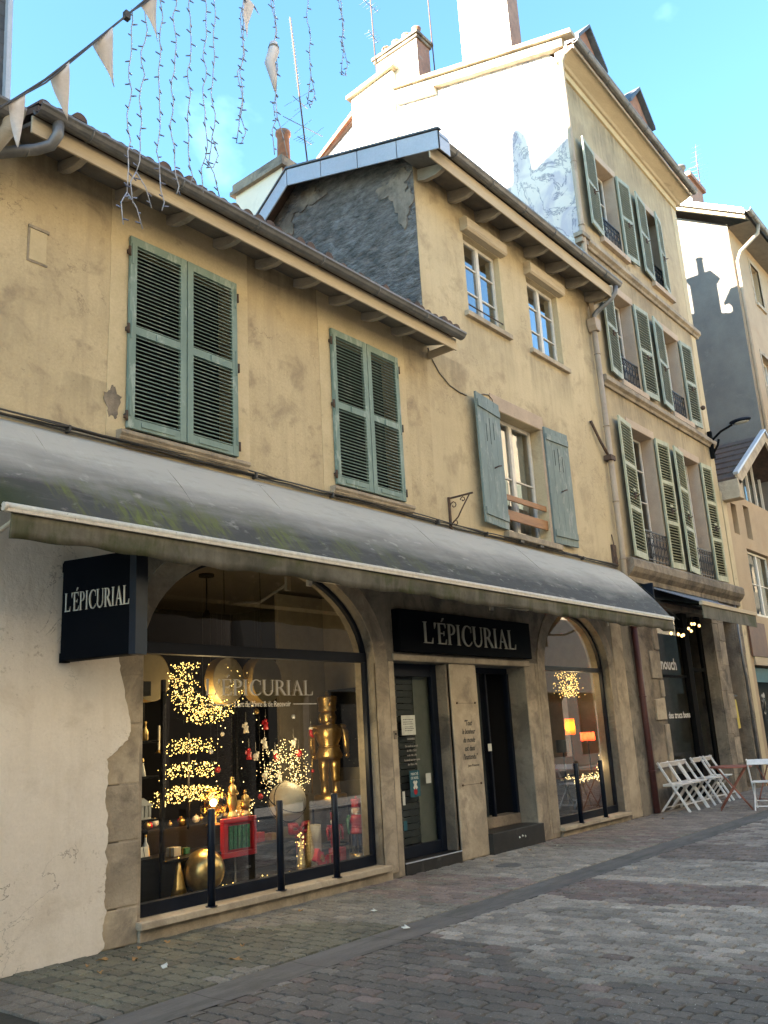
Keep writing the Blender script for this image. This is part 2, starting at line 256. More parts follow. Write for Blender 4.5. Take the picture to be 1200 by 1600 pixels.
# ---------------------------------------------------------------- mesh helpers
class MB:
    def __init__(s): s.v = []; s.f = []; s.sm = []; s.col = None
    def add(s, vs, fs, smooth=False):
        o = len(s.v); s.v += [tuple(p) for p in vs]
        for f in fs: s.f.append(tuple(i+o for i in f)); s.sm.append(smooth)
        return s
    def quad(s, *p): return s.add(p, [tuple(range(len(p)))])
    def box(s, x0, x1, y0, y1, z0, z1):
        v = [(x, y, z) for z in (z0, z1) for y in (y0, y1) for x in (x0, x1)]
        return s.add(v, [(0, 2, 3, 1), (4, 5, 7, 6), (0, 1, 5, 4), (2, 6, 7, 3), (0, 4, 6, 2), (1, 3, 7, 5)])
    def obox(s, c, sx, sy, sz, rot=None):
        """box of full sizes centred at c, turned by rotation matrix / euler"""
        mt = rot if isinstance(rot, Matrix) else (Matrix.Identity(3) if rot is None else __import__('mathutils').Euler(rot).to_matrix())
        v = [Vector(c)+mt@Vector((x*sx/2, y*sy/2, z*sz/2)) for z in (-1, 1) for y in (-1, 1) for x in (-1, 1)]
        return s.add(v, [(0, 2, 3, 1), (4, 5, 7, 6), (0, 1, 5, 4), (2, 6, 7, 3), (0, 4, 6, 2), (1, 3, 7, 5)])
    def bar(s, a, b, w, t=None):
        """square bar from a to b"""
        a, b = Vector(a), Vector(b); d = b-a; q = d.to_track_quat('X', 'Z').to_matrix()
        return s.obox((a+b)/2, d.length, w, t or w, q)
    def ext(s, poly, y0, y1):
        """prism: outline of (x,z) points, front at y0, back at y1"""
        n = len(poly); ar = sum(poly[i][0]*poly[(i+1) % n][1]-poly[(i+1) % n][0]*poly[i][1] for i in range(n))
        if ar < 0: poly = poly[::-1]
        v = [(x, y0, z) for x, z in poly]+[(x, y1, z) for x, z in poly]
        return s.add(v, [tuple(range(n)), tuple(range(2*n-1, n-1, -1))]+[(i, i+n, (i+1) % n+n, (i+1) % n) for i in range(n)])
    def extx(s, poly, x0, x1):
        """prism: outline of (y,z) points swept from x0 to x1"""
        n = len(poly); v = [(x0, y, z) for y, z in poly]+[(x1, y, z) for y, z in poly]
        return s.add(v, [tuple(range(n-1, -1, -1)), tuple(range(n, 2*n))]+[(i, (i+1) % n, (i+1) % n+n, i+n) for i in range(n)])
    def tube(s, pts, r, n=8, caps=True):
        pts = [Vector(p) for p in pts]; rs = r if isinstance(r, (list, tuple)) else [r]*len(pts)
        vs = []; fs = []; ref = None
        for i, p in enumerate(pts):
            d = (pts[min(i+1, len(pts)-1)]-pts[max(i-1, 0)]).normalized()
            if ref is None: ref = Vector((0, 0, 1)) if abs(d.z) < .9 else Vector((1, 0, 0))
            a = d.cross(ref).normalized(); b = a.cross(d).normalized(); ref = b
            for k in range(n):
                t = 2*math.pi*k/n; vs.append(p+(a*math.cos(t)+b*math.sin(t))*rs[i])
        for i in range(len(pts)-1):
            for k in range(n):
                k2 = (k+1) % n; fs.append((i*n+k, i*n+k2, (i+1)*n+k2, (i+1)*n+k))
        s.add(vs, fs, True)
        if caps:
            o = len(s.v)-len(vs); s.f.append(tuple(o+k for k in range(n-1, -1, -1))); s.sm.append(False)
            s.f.append(tuple(o+(len(pts)-1)*n+k for k in range(n))); s.sm.append(False)
        return s
    def lathe(s, prof, c=(0, 0, 0), n=20, smooth=True, ax='z'):
        vs = []; fs = []
        for r_, z in prof:
            for k in range(n):
                t = 2*math.pi*k/n; x, y = r_*math.cos(t), r_*math.sin(t)
                p = (x, y, z) if ax == 'z' else ((x, z, y) if ax == 'y' else (z, x, y))
                vs.append((c[0]+p[0], c[1]+p[1], c[2]+p[2]))
        for i in range(len(prof)-1):
            for k in range(n):
                k2 = (k+1) % n; fs.append((i*n+k, i*n+k2, (i+1)*n+k2, (i+1)*n+k))
        fs2 = [tuple(range(n-1, -1, -1)), tuple((len(prof)-1)*n+k for k in range(n))]
        s.add(vs, fs, smooth); o = len(s.v)-len(vs)
        for f in fs2: s.f.append(tuple(i+o for i in f)); s.sm.append(False)
        return s
    def ball(s, c, r, n=10, sx=1, sy=1, sz=1):
        k = max(4, n//2+1)
        prof = [(max(r*math.sin(math.pi*i/k), r*.02), -r*math.cos(math.pi*i/k)) for i in range(k+1)]
        o = len(s.v); s.lathe(prof, (0, 0, 0), n)
        for i in range(o, len(s.v)):
            x, y, z = s.v[i]; s.v[i] = (c[0]+x*sx, c[1]+y*sy, c[2]+z*sz)
        return s
    def octa(s, c, r):
        x, y, z = c
        return s.add([(x+r, y, z), (x-r, y, z), (x, y+r, z), (x, y-r, z), (x, y, z+r), (x, y, z-r)],
                     [(0, 2, 4), (2, 1, 4), (1, 3, 4), (3, 0, 4), (2, 0, 5), (1, 2, 5), (3, 1, 5), (0, 3, 5)], True)
    def torus(s, c, R_, r, n=24, m_=8, axis='z'):
        vs = []; fs = []
        for i in range(n):
            t = 2*math.pi*i/n
            for j in range(m_):
                u = 2*math.pi*j/m_; a = R_+r*math.cos(u); q = (a*math.cos(t), a*math.sin(t), r*math.sin(u))
                if axis == 'y': q = (q[0], q[2], q[1])
                if axis == 'x': q = (q[2], q[0], q[1])
                vs.append((c[0]+q[0], c[1]+q[1], c[2]+q[2]))
        for i in range(n):
            for j in range(m_): fs.append((i*m_+j, ((i+1) % n)*m_+j, ((i+1) % n)*m_+(j+1) % m_, i*m_+(j+1) % m_))
        return s.add(vs, fs, True)
    def xf(s, mt, start=0):
        for i in range(start, len(s.v)): s.v[i] = tuple(mt@Vector(s.v[i]))
        return s
    def build(s, name, mat, parent=None, bevel=0, world=True):
        """link as ONE mesh object; parts of a thing are modelled in world coordinates unless world=False"""
        me = bpy.data.meshes.new(name); off = Vector((0, 0, 0))
        if parent is not None and world:
            q = parent
            while q is not None: off += q.location; q = q.parent
        me.from_pydata([tuple(Vector(p)-off) for p in s.v], [], s.f)
        me.polygons.foreach_set('use_smooth', s.sm); me.validate(); me.update()
        me.materials.append(M[mat] if isinstance(mat, str) else mat)
        o = bpy.data.objects.new(name, me); COL.objects.link(o); o.parent = parent
        if bevel:
            md = o.modifiers.new('bevel', 'BEVEL'); md.width = bevel; md.segments = 2; md.limit_method = 'ANGLE'; md.angle_limit = R(50)
        return o
def tag(o, label, cat, group=None):
    o['label'] = label; o['category'] = cat
    if group: o['group'] = group
    return o
def thing(name, label, cat, loc=(0, 0, 0), rz=0, group=None):
    o = bpy.data.objects.new(name, None); COL.objects.link(o); o.location = loc; o.rotation_euler = (0, 0, rz); o.empty_display_size = .2
    return tag(o, label, cat, group)
def struct(o): o['kind'] = 'structure'; return o
def dup(root, loc, label, rz=None, group=None):
    """copy of a thing with copies of its parts and sub-parts"""
    def cp(o, par):
        c = o.copy(); COL.objects.link(c)
        if par is not None: c.parent = par
        for ch in list(o.children): cp(ch, c)
        return c
    c = cp(root, None); c.location = loc; c['label'] = label
    if rz is not None: c.rotation_euler = (0, 0, rz)
    if group: c['group'] = group
    return c

# lettering -----------------------------------------------------
def serif_glyph(ch, h):
    """old-style capitals: list of outlines and the advance width (unit: cap height h)"""
    T, t, sf, st = .135, .05, .06, .028          # thick stem, thin stroke, serif overhang, serif thickness
    P = []
    def stem(x, w=T, top=True, bot=True, z0=0, z1=1):
        P.append([(x, z0), (x+w, z0), (x+w, z1), (x, z1)])
        for z, on in ((z0, bot), (z1-st, top)):
            if on: P.append([(x-sf, z), (x+w+sf, z), (x+w+sf, z+st), (x-sf, z+st)])
    def arc(cx, cz, rx, rz, wx, wz, a0, a1, off=0, n=14):
        o = [(cx+rx*math.cos(a), cz+rz*math.sin(a)) for a in [a0+(a1-a0)*i/n for i in range(n+1)]]
        i_ = [(cx+off+(rx-wx)*math.cos(a), cz+(rz-wz)*math.sin(a)) for a in [a0+(a1-a0)*i/n for i in range(n+1)]]
        for k in range(n): P.append([o[k], o[k+1], i_[k+1], i_[k]])
    pi = math.pi
    if ch == 'L':
        stem(sf); P.append([(sf+T, 0), (.62, 0), (.66, .27), (.63, .27), (.55, t), (sf+T, t)]); adv = .68
    elif ch in 'EÉ':
        stem(sf); P.append([(sf+T, 0), (.60, 0), (.64, .25), (.61, .25), (.53, t), (sf+T, t)])
        P.append([(sf+T, 1), (.58, 1), (.60, .78), (.57, .78), (.51, 1-t), (sf+T, 1-t)])
        P.append([(sf+T, .49), (.46, .49), (.46, .49+t), (sf+T, .49+t)]); P.append([(.44, .40), (.475, .40), (.475, .63), (.44, .63)])
        if ch == 'É': P.append([(.30, 1.07), (.35, 1.07), (.52, 1.24), (.42, 1.26)])
        adv = .68
    elif ch == 'I': stem(sf+.01); adv = T+2*sf+.06
    elif ch == 'P' or ch == 'R':
        stem(sf); arc(.26, .735, .31, .265, T, t, -pi/2, pi/2, 0)
        P.append([(sf+T, .95), (.27, .95), (.27, 1), (sf+T, 1)]); P.append([(sf+T, .47), (.27, .47), (.27, .52), (sf+T, .52)]); adv = .62
        if ch == 'R': P.append([(.28, .47), (.42, .50), (.74, .03), (.80, 0), (.60, 0)]); adv = .76
    elif ch == 'C':
        arc(.47, .5, .43, .52, T, t, R(48), R(312), .03); P.append([(.74, .66), (.775, .66), (.775, .97), (.75, .97)]); P.append([(.74, .10), (.78, .13), (.79, .24), (.75, .20)]); adv = .84
    elif ch == 'U':
        stem(sf, T, True, False, .34, 1); stem(.66, t, True, False, .34, 1); arc(.385, .345, .325, .365, .09, .07, pi, 2*pi, 0); adv = .83
    elif ch == 'A':
        P.append([(.345, .95), (.42, 1.02), (.78, 0), (.62, 0)]); P.append([(.12, 0), (.175, 0), (.40, .93), (.36, .96)])
        P.append([(.20, .33), (.56, .33), (.56, .33+t), (.20, .33+t)]); P.append([(.02, 0), (.26, 0), (.26, st), (.02, st)]); P.append([(.54, 0), (.86, 0), (.86, st), (.54, st)]); adv = .84
    elif ch == '’':
        P.append([(.05, .83), (.13, .83), (.17, .93), (.15, 1.0), (.06, 1.0), (.04, .92)]); P.append([(.06, .70), (.13, .80), (.13, .83), (.05, .83)]); adv = .21
    else: adv = .4
    return [[(x*h, z*h) for x, z in p] for p in P], adv*h
def serif_text(mb, s, x, z, h, width, y, depth):
    """text in the x/z plane facing -y, stretched to a given width; overlapping strokes step 0.3 mm apart"""
    gl = [serif_glyph(c, h) for c in s]; tot = sum(a for _, a in gl)+.04*h*(len(s)-1); k = width/tot; cx = x; st = 0
    for P, a in gl:
        for i, p in enumerate(P): mb.ext([(cx+px*k, z+pz) for px, pz in p], y-depth-.0003*(i % 7), y)
        cx += (a+.04*h)*k
def ftext(name, s, h, loc, mat, parent, width=None, shear=0, align='CENTER', ext=.001, rz=0, bold=0):
    """small lettering with the built-in font, upright and facing -y"""
    cu = bpy.data.curves.new(name, 'FONT'); cu.body = s; cu.size = h; cu.shear = shear; cu.align_x = align; cu.extrude = ext; cu.resolution_u = 2; cu.offset = bold
    cu.space_line = 1.05
    t = bpy.data.objects.new(name+'_src', cu); COL.objects.link(t); bpy.context.view_layer.update()
    me = bpy.data.meshes.new_from_object(t.evaluated_get(bpy.context.evaluated_depsgraph_get()))
    bpy.data.objects.remove(t); xs = [v.co.x for v in me.vertices]; w = max(xs)-min(xs); k = width/w if width else 1
    off = Vector((0, 0, 0)); q = parent
    while q is not None: off += q.location; q = q.parent
    if rz: off = Vector((0, 0, 0))
    for v in me.vertices: v.co = Vector((v.co.x*k, -v.co.z, v.co.y))+Vector(loc)-off
    me.materials.clear(); me.materials.append(M[mat]); o = bpy.data.objects.new(name, me); COL.objects.link(o); o.parent = parent
    return o

# building helpers ------------------------------------------------
def wall_grid(mb, x0, x1, z0, z1, holes, y0=0., y1=.3, top=None):
    """wall in the x/z plane with rectangular holes (x0,x1,z0,z1): front, back and the four reveals of each hole"""
    xs = sorted({x0, x1, *[h[0] for h in holes], *[h[1] for h in holes]}); zs = sorted({z0, z1, *[h[2] for h in holes], *[h[3] for h in holes]})
    for i in range(len(xs)-1):
        for j in range(len(zs)-1):
            a, b, c, d = xs[i], xs[i+1], zs[j], zs[j+1]; mx_, mz = (a+b)/2, (c+d)/2
            if any(h[0] < mx_ < h[1] and h[2] < mz < h[3] for h in holes): continue
            mb.quad((a, y0, c), (b, y0, c), (b, y0, d), (a, y0, d)); mb.quad((b, y1, c), (a, y1, c), (a, y1, d), (b, y1, d))
    for a, b, c, d in holes:
        mb.quad((a, y0, c), (a, y0, d), (a, y1, d), (a, y1, c)); mb.quad((b, y0, c), (b, y1, c), (b, y1, d), (b, y0, d))
        mb.quad((a, y0, d), (b, y0, d), (b, y1, d), (a, y1, d))
        if c > z0+.001: mb.quad((a, y0, c), (a, y1, c), (b, y1, c), (b, y0, c))
    mb.quad((x0, y0, z0), (x0, y0, z1), (x0, y1, z1), (x0, y1, z0)); mb.quad((x1, y0, z0), (x1, y1, z0), (x1, y1, z1), (x1, y0, z1))
    mb.quad((x0, y0, z1), (x1, y0, z1), (x1, y1, z1), (x0, y1, z1))
def arch_pts(x0, x1, zs, b, n=28):
    cx, a = (x0+x1)/2, (x1-x0)/2
    return [(cx-a*math.cos(math.pi*i/n), zs+b*math.sin(math.pi*i/n)) for i in range(n+1)]
def arch_fill(mb, x0, x1, zs, b, y0, y1):
    """fill the corners of a hole above the springing line so that it becomes an arch (hole top = zs+b)"""
    p = arch_pts(x0, x1, zs, b); zt = zs+b
    for i in range(len(p)-1):
        (xa, za), (xb, zb) = p[i], p[i+1]
        mb.quad((xa, y0, za), (xb, y0, zb), (xb, y0, zt), (xa, y0, zt)); mb.quad((xb, y1, zb), (xa, y1, za), (xa, y1, zt), (xb, y1, zt))
        mb.quad((xa, y0, za), (xa, y1, za), (xb, y1, zb), (xb, y0, zb))
def arch_band(mb, x0, x1, zs, b, w, y0, y1, zb=None):
    """a band of width w following the arch and running down both jambs to zb"""
    p = arch_pts(x0, x1, zs, b); q = arch_pts(x0-w, x1+w, zs, b+w)
    if zb is not None: p = [(x0, zb)]+p+[(x1, zb)]; q = [(x0-w, zb)]+q+[(x1+w, zb)]
    n = len(p); v = [(x, y, z) for y in (y0, y1) for l in (p, q) for x, z in l]
    f = []
    for i in range(n-1):
        a, b_, c, d = i, i+1, n+i+1, n+i; f.append((a, b_, c, d)); f.append((d+2*n, c+2*n, b_+2*n, a+2*n))
        f.append((b_, a, a+2*n, b_+2*n)); f.append((d, c, c+2*n, d+2*n))
    f.append((0, n, 3*n, 2*n)); f.append((2*n-1, n-1, 3*n-1, 4*n-1)); mb.add(v, f)
def stone_edge(x, z0, z1, amp, step=.12, seed=1):
    rr = random.Random(seed); out = []; z = z0; dx = 0
    while z < z1:
        dx = dx*.6+rr.uniform(-amp, amp); out.append((x+dx, z)); z += step*rr.uniform(.6, 1.4)
    out.append((x+dx, z1)); return out
def louvre(w, h, panels=2, thick=.035, st=.065, pitch=.042, ends=(.09, .11), tilt=32, sc_=1.0):
    """louvred leaf, local: hinge edge at x=0, leaf from 0..w, front at -y, base z=0"""
    mb = MB(); t = thick
    mb.box(0, st, -t, 0, 0, h); mb.box(w-st, w, -t, 0, 0, h)
    b0, t0 = ends; mid = .085; H = (h-b0-t0-mid*(panels-1))/panels; z = b0
    mb.box(st, w-st, -t+.002, -.002, 0, b0)
    for k in range(panels):
        n = max(4, int(H/pitch)); p = H/n
        for i in range(n):
            c = (w/2, -t/2, z+(i+.5)*p); mb.obox(c, w-2*st+.004, p*(1.18 if tilt > 20 else .66), .009, (R(tilt), 0, 0))
        z += H; e = t0 if k == panels-1 else mid
        mb.box(st, w-st, -t+.002, -.002, z, z+e); z += e
    return mb
def casement(parent, x0, x1, z0, z1, y, mat='white_frame', bars=2, glass='glass_dark', w=.055, mull=True, back='curtain', bk=None):
    """two-leaf window: frame > pane; y = plane of the frame front; bars = glazing bars per leaf"""
    mb = MB(); d = .05
    mb.box(x0, x0+w, y, y+d, z0, z1); mb.box(x1-w, x1, y, y+d, z0, z1); mb.box(x0+w, x1-w, y, y+d, z1-w, z1); mb.box(x0+w, x1-w, y, y+d, z0, z0+w*1.3)
    cx = (x0+x1)/2
    if mull: mb.box(cx-w*.75, cx+w*.75, y-.012, y+d, z0+w*1.3, z1-w)
    for i in range(bars):
        z = z0+(z1-z0)*(i+1)/(bars+1)
        mb.box(x0+w, cx-w*.75, y+.008, y+d-.006, z-.013, z+.013); mb.box(cx+w*.75, x1-w, y+.008, y+d-.006, z-.013, z+.013)
    f = mb.build('window', mat, parent, bevel=.004)
    MB().quad((x0+w*.5, y+.03, z0+.03), (x1-w*.5, y+.03, z0+.03), (x1-w*.5, y+.03, z1-.03), (x0+w*.5, y+.03, z1-.03)).build('pane', glass, f)
    if back:
        g = MB(); n = 24; wv = [(x0+(x1-x0)*i/n, y+.14+.02*math.sin(i*1.9)) for i in range(n+1)]
        z0b = z0 if bk is None else bk
        for i in range(n): g.quad((wv[i][0], wv[i][1], z0b), (wv[i+1][0], wv[i+1][1], z0b), (wv[i+1][0], wv[i+1][1], z1), (wv[i][0], wv[i][1], z1))
        g.build('curtain', back, f)
    return f
def room(parent, x0, x1, y0, y1, z0, z1, mat='dark_room', name='interior'):
    mb = MB()
    mb.quad((x0, y1, z0), (x1, y1, z0), (x1, y1, z1), (x0, y1, z1)); mb.quad((x0, y0, z0), (x0, y1, z0), (x0, y1, z1), (x0, y0, z1))
    mb.quad((x1, y0, z0), (x1, y0, z1), (x1, y1, z1), (x1, y1, z0)); mb.quad((x0, y0, z0), (x1, y0, z0), (x1, y1, z0), (x0, y1, z0)); mb.quad((x0, y0, z1), (x0, y1, z1), (x1, y1, z1), (x1, y0, z1))
    return mb.build(name, mat, parent)
def canal_roof(mb, x0, x1, y0, z0, y1, z1, amp=.045, pitch=.155, rows=None, k0=8):
    """rows of half-round tiles running up the slope from the eave (y0,z0) to the ridge (y1,z1)"""
    n = int((x1-x0)/pitch)+1; L = math.hypot(y1-y0, z1-z0); rows = rows or max(2, int(L/.35)); rr = random.Random(5)
    for i in range(n):
        xc = x0+(i+.5)*pitch; a = amp*rr.uniform(.85, 1.15)
        for r_ in range(rows):
            t0, t1 = r_/rows, min(1, (r_+1.12)/rows); j = rr.uniform(-.008, .008); vs = []
            for t, lift in ((t0, .030+rr.uniform(0, .01)), (t1, .0)):
                y, z = y0+(y1-y0)*t, z0+(z1-z0)*t+lift
                if r_ == 0 and t == t0: y += rr.uniform(-.05, .02)
                for k in range(7):
                    u = math.pi*k/6; vs.append((xc+j+math.cos(u)*pitch*.45, y, z+math.sin(u)*a*1.5))
            mb.add(vs, [(k, k+1, k+8, k+7) for k in range(6)], True); mb.add(vs[:7], [tuple(range(7))])
    mb.quad((x0, y0, z0), (x1, y0, z0), (x1, y1, z1), (x0, y1, z1)); mb.quad((x0, y1, z1-.06), (x1, y1, z1-.06), (x1, y0, z0-.06), (x0, y0, z0-.06))
    mb.quad((x0, y0, z0-.06), (x1, y0, z0-.06), (x1, y0, z0), (x0, y0, z0)); mb.quad((x0, y0, z0-.06), (x0, y0, z0), (x0, y1, z1), (x0, y1, z1-.06))
def half_gutter(mb, x0, x1, y, z, r=.075, z1=None):
    z1 = z if z1 is None else z1; n = 8
    o = [(y+r*math.cos(math.pi+math.pi*k/n), r*math.sin(math.pi+math.pi*k/n)) for k in range(n+1)]; i_ = [(y+(a-y)*.9, b*.9) for a, b in o][::-1]
    pr = [(o[0][0]-.012, .012), (o[0][0]-.012, -.012)]+o[1:]+i_; m_ = len(pr)
    v = [(x0, a, z+b) for a, b in pr]+[(x1, a, z1+b) for a, b in pr]
    mb.add(v, [(i, (i+1) % m_, (i+1) % m_+m_, i+m_) for i in range(m_)]+[tuple(range(m_-1, -1, -1)), tuple(range(m_, 2*m_))])
    x = x0+.5
    while x < x1:  # brackets and joints
        zz = z+(z1-z)*(x-x0)/(x1-x0); mb.tube([(x, y+(r+.006)*math.cos(math.pi+math.pi*k/n), zz+(r+.006)*math.sin(math.pi+math.pi*k/n)) for k in range(n+1)], .008, 5); x += 1.0
def antenna(name, label, x, y, z, h, spec, lean=(0, 0)):
    t = thing(name, label, 'antenna', (x, y, z)); m_ = MB(); m_.tube([(0, 0, 0), (lean[0], lean[1], h)], .018, 6); m_.build('mast', 'rust', t, world=False)
    for (f, l, ax, n, el) in spec:
        b = MB(); c = Vector((lean[0]*f, lean[1]*f, h*f)); d = Vector(ax).normalized(); s_ = d.cross(Vector((0, 0, 1)))
        s_ = Vector((1, 0, 0)) if s_.length < .1 else s_.normalized()
        b.tube([c-d*l/2, c+d*l/2], .009, 5)
        for i in range(n):
            p = c-d*l/2+d*l*(i+.5)/n; e = el*(1-.45*i/n); b.tube([p-s_*e/2, p+s_*e/2], .005, 4)
        b.build('aerial', 'zinc', t, world=False)
    return t

# ================================================================ SETTING: ground
gb = MB(); gb.quad((-120, -90, -.03), (200, -90, -.03), (200, 120, -.03), (-120, 120, -.03)); struct(gb.build('ground', 'wet'))
sb = MB(); sb.quad((3.0, -7.6, -.012), (40, -7.6, -.012), (40, .05, -.012), (3.0, .05, -.012)); struct(sb.build('street_bed', 'bed'))
cb = MB(); n_ = 40
for i in range(n_):
    a, b = 3.1+i*(36/n_), 3.1+(i+1)*(36/n_)
    for (ya, za), (yb, zb) in (((-2.025, .0), (-1.84, -.007)), ((-1.84, -.007), (-1.655, .0))):
        cb.quad((a, ya, za), (b-.006, ya, za), (b-.006, yb, zb), (a, yb, zb))
struct(cb.build('drainage_channel', 'channel'))
# interlocking pavers, each stone with a tone of its own
def pavers():
    v = []; f = []; tone = []; rr = random.Random(3); prof = [0, 1, 0, 1, 0]
    def tone_at(x, y):
        g = rr.gauss(0, 1); base = (.098, .098, .094)
        if y > -1.65:                                # pavement
            base = (.125, .125, .108); mo = math.sin(x*1.9+y*2.3)+math.sin(x*.7-1.0)*1.2
            if x < 6.2 and mo > .1: base = (.078, .084, .056)
            if 7.2 < x < 8.6 or 11.2 < x < 13.2: base = (.135, .105, .10) if rr.random() < .7 else base
            if 8.6 < x < 11: base = (.17, .165, .15)
            if x > 13: base = (.14, .125, .118)
        else:
            xs = x+.18*math.sin(y*1.7)
            if 6.1 < xs < 7.75: base = (.165, .165, .158) if rr.random() < .8 else (.115, .114, .11)
            elif 7.75 < xs < 7.95: base = (.21, .205, .19)
            elif 7.95 < xs < 9.0: base = (.105, .078, .078) if rr.random() < .75 else (.11, .10, .098)
            elif 9.0 < xs < 9.25: base = (.22, .215, .20)
            elif 9.25 < xs < 10.6: base = (.15, .15, .145)
            elif 10.6 < xs < 11.8: base = (.10, .085, .083)
            elif xs >= 11.8: base = (.155, .15, .145) if rr.random() < .8 else (.11, .09, .09)
            else:
                w = math.sin(x*2.1+1.3*y)+math.sin(y*1.9-x*.6)
                base = (.066, .065, .063)
                if w > .9: base = (.125, .127, .12)
                elif w > .2 and rr.random() < .45: base = (.11, .11, .105)
                if rr.random() < .16: base = (.088, .067, .064)
        k = 1.75*math.exp(.13*g); a_ = sum(base)/3; base = [a_+(q-a_)*.6 for q in base]; return (base[0]*k*1.1, base[1]*k*.99, base[2]*k*.86)
    def stone(cx, cy, L, B, j, k, x0=None, tn=None):
        """long side L along y, short side B along x"""
        o = []
        m_ = 4
        for i in range(m_): o.append((-B/2+j*prof[i], -L/2+L*i/m_))
        o += [(-B/2+j*prof[4], L/2), (0, L/2+k)]
        for i in range(m_, 0, -1): o.append((B/2+j*prof[i], -L/2+L*i/m_))
        o += [(B/2, -L/2), (0, -L/2+k)]
        z = rr.uniform(-.003, .004); tx, ty = rr.gauss(0, .012), rr.gauss(0, .012); a = rr.gauss(0, .012); ca, sa = math.cos(a), math.sin(a); s0 = len(v); n = len(o)
        for sc_, dz in ((.965, -.02), (.93, -.008), (.855, .0)):
            for px, py in o:
                px, py = px*sc_+rr.uniform(-.0035, .0015), py*sc_+rr.uniform(-.003, .002); x, y = px*ca-py*sa, px*sa+py*ca
                v.append((cx+x, cy+y, .004+z+dz+x*tx+y*ty))
        for r_ in range(2):
            for i in range(n): f.append((s0+r_*n+i, s0+r_*n+(i+1) % n, s0+(r_+1)*n+(i+1) % n, s0+(r_+1)*n+i)); tone.append(tn)
        f.append(tuple(s0+2*n+i for i in range(n))); tone.append(tn)
    L, B = .20, .122
    for zone in ((-1.64, -.005, 3.5), (-7.5, -2.04, 3.15)):
        x = zone[2]+B/2; row = 0
        while x < 31:
            y = zone[0]+L/2-(L/2 if row % 2 else 0)
            while y-L/2 < zone[1]:
                ya, yb = max(y-L/2, zone[0]), min(y+L/2, zone[1])
                if yb-ya > .05:
                    if x > 17 and zone[0] < -5 and y < -6.5: pass
                    else: stone(x, (ya+yb)/2, yb-ya, B, .015, .013, tn=tone_at(x, y))
                y += L
            x += B; row += 1
    # border strip of small setts and the brown setts along the foot of the wall at the left
    for i in range(3):
        y = -1.62
        while y < -.03:
            stone(3.19+i*.125, y+.07+(i % 2)*.05, .17, .12, 0, 0, tn=(lambda f_: (.20*f_, .175*f_, .14*f_))(rr.uniform(.75, 1.2))); y += .175
    me = bpy.data.meshes.new('paving'); me.from_pydata(v, [], f); ca = me.attributes.new('tone', 'FLOAT_COLOR', 'FACE')
    ca.data.foreach_set('color', [c for t in tone for c in (*t, 1)]); me.materials.append(M['paver']); me.update()
    o = bpy.data.objects.new('paving', me); COL.objects.link(o); struct(o)
pavers()
# round iron cover in the pavement
t = MB(); t.lathe([(.15, 0), (.15, .012), (.135, .014)], (9.35, -.75, .0), 28); tag(t.build('access_cover', 'channel'), 'round grey iron cover set flush in the pavement in front of the two doors', 'manhole cover')

# ================================================================ HOUSE 1 (two storeys, green louvred shutters)
h1 = thing('ochre_house', 'two storey ochre house with two pairs of closed green louvred shutters', 'house', (1.6, 0, 0))
GFT = 3.56
W = MB(); wall_grid(W, 1.6, 8.33, 0, GFT, [(4.72, 7.98, .10, 3.5)], 0, .32); arch_fill(W, 4.72, 7.98, 2.4, 1.1, 0, .32)
W.build('ground_floor_wall', 'gf_plaster', h1)
SH = ((4.51, 5.88), (7.42, 8.74))
W = MB(); wall_grid(W, 1.6, 9.48, GFT, 7.05, [(a+.06, b-.06, 4.50, 6.5) for a, b in SH], 0, .32); W.build('upper_wall', 'ochre', h1)
W = MB()      # pale bands round the windows, 6 mm proud, ragged edges
for a, b in SH:
    for x0, x1 in ((a-.20, a-.005), (b+.005, b+.19)):
        L_ = stone_edge(x0, 4.30, 7.0, .006, .15, int(x0*10)); R_ = stone_edge(x1, 4.30, 7.0, .004, .15, int(x1*10)+5)
        W.ext([(x1 if x0 < a-.1 else x0, 4.30)]+([(x0 if x0 < a-.1 else x1, 4.30)]) + (L_ if x0 < a-.1 else R_)[1:-1]+[(x0 if x0 < a-.1 else x1, 6.99), (x1 if x0 < a-.1 else x0, 6.99)], -.006, .02)
    W.box(a-.005, b+.005, -.005, .02, 6.56, 6.99)
W.build('window_surround', 'ochre_pale', h1)
W = MB(); W.box(3.48, 3.64, -.012, .0, 5.86, 6.17); W.build('wall_plaque', 'ochre_pale', h1)
W = MB(); W.box(3.462, 3.66, -.008, .001, 5.84, 5.858); W.box(3.462, 3.478, -.01, .001, 5.858, 6.2); W.box(3.462, 3.66, -.02, .001, 6.172, 6.2); W.build('plaque_frame', 'stone', h1)
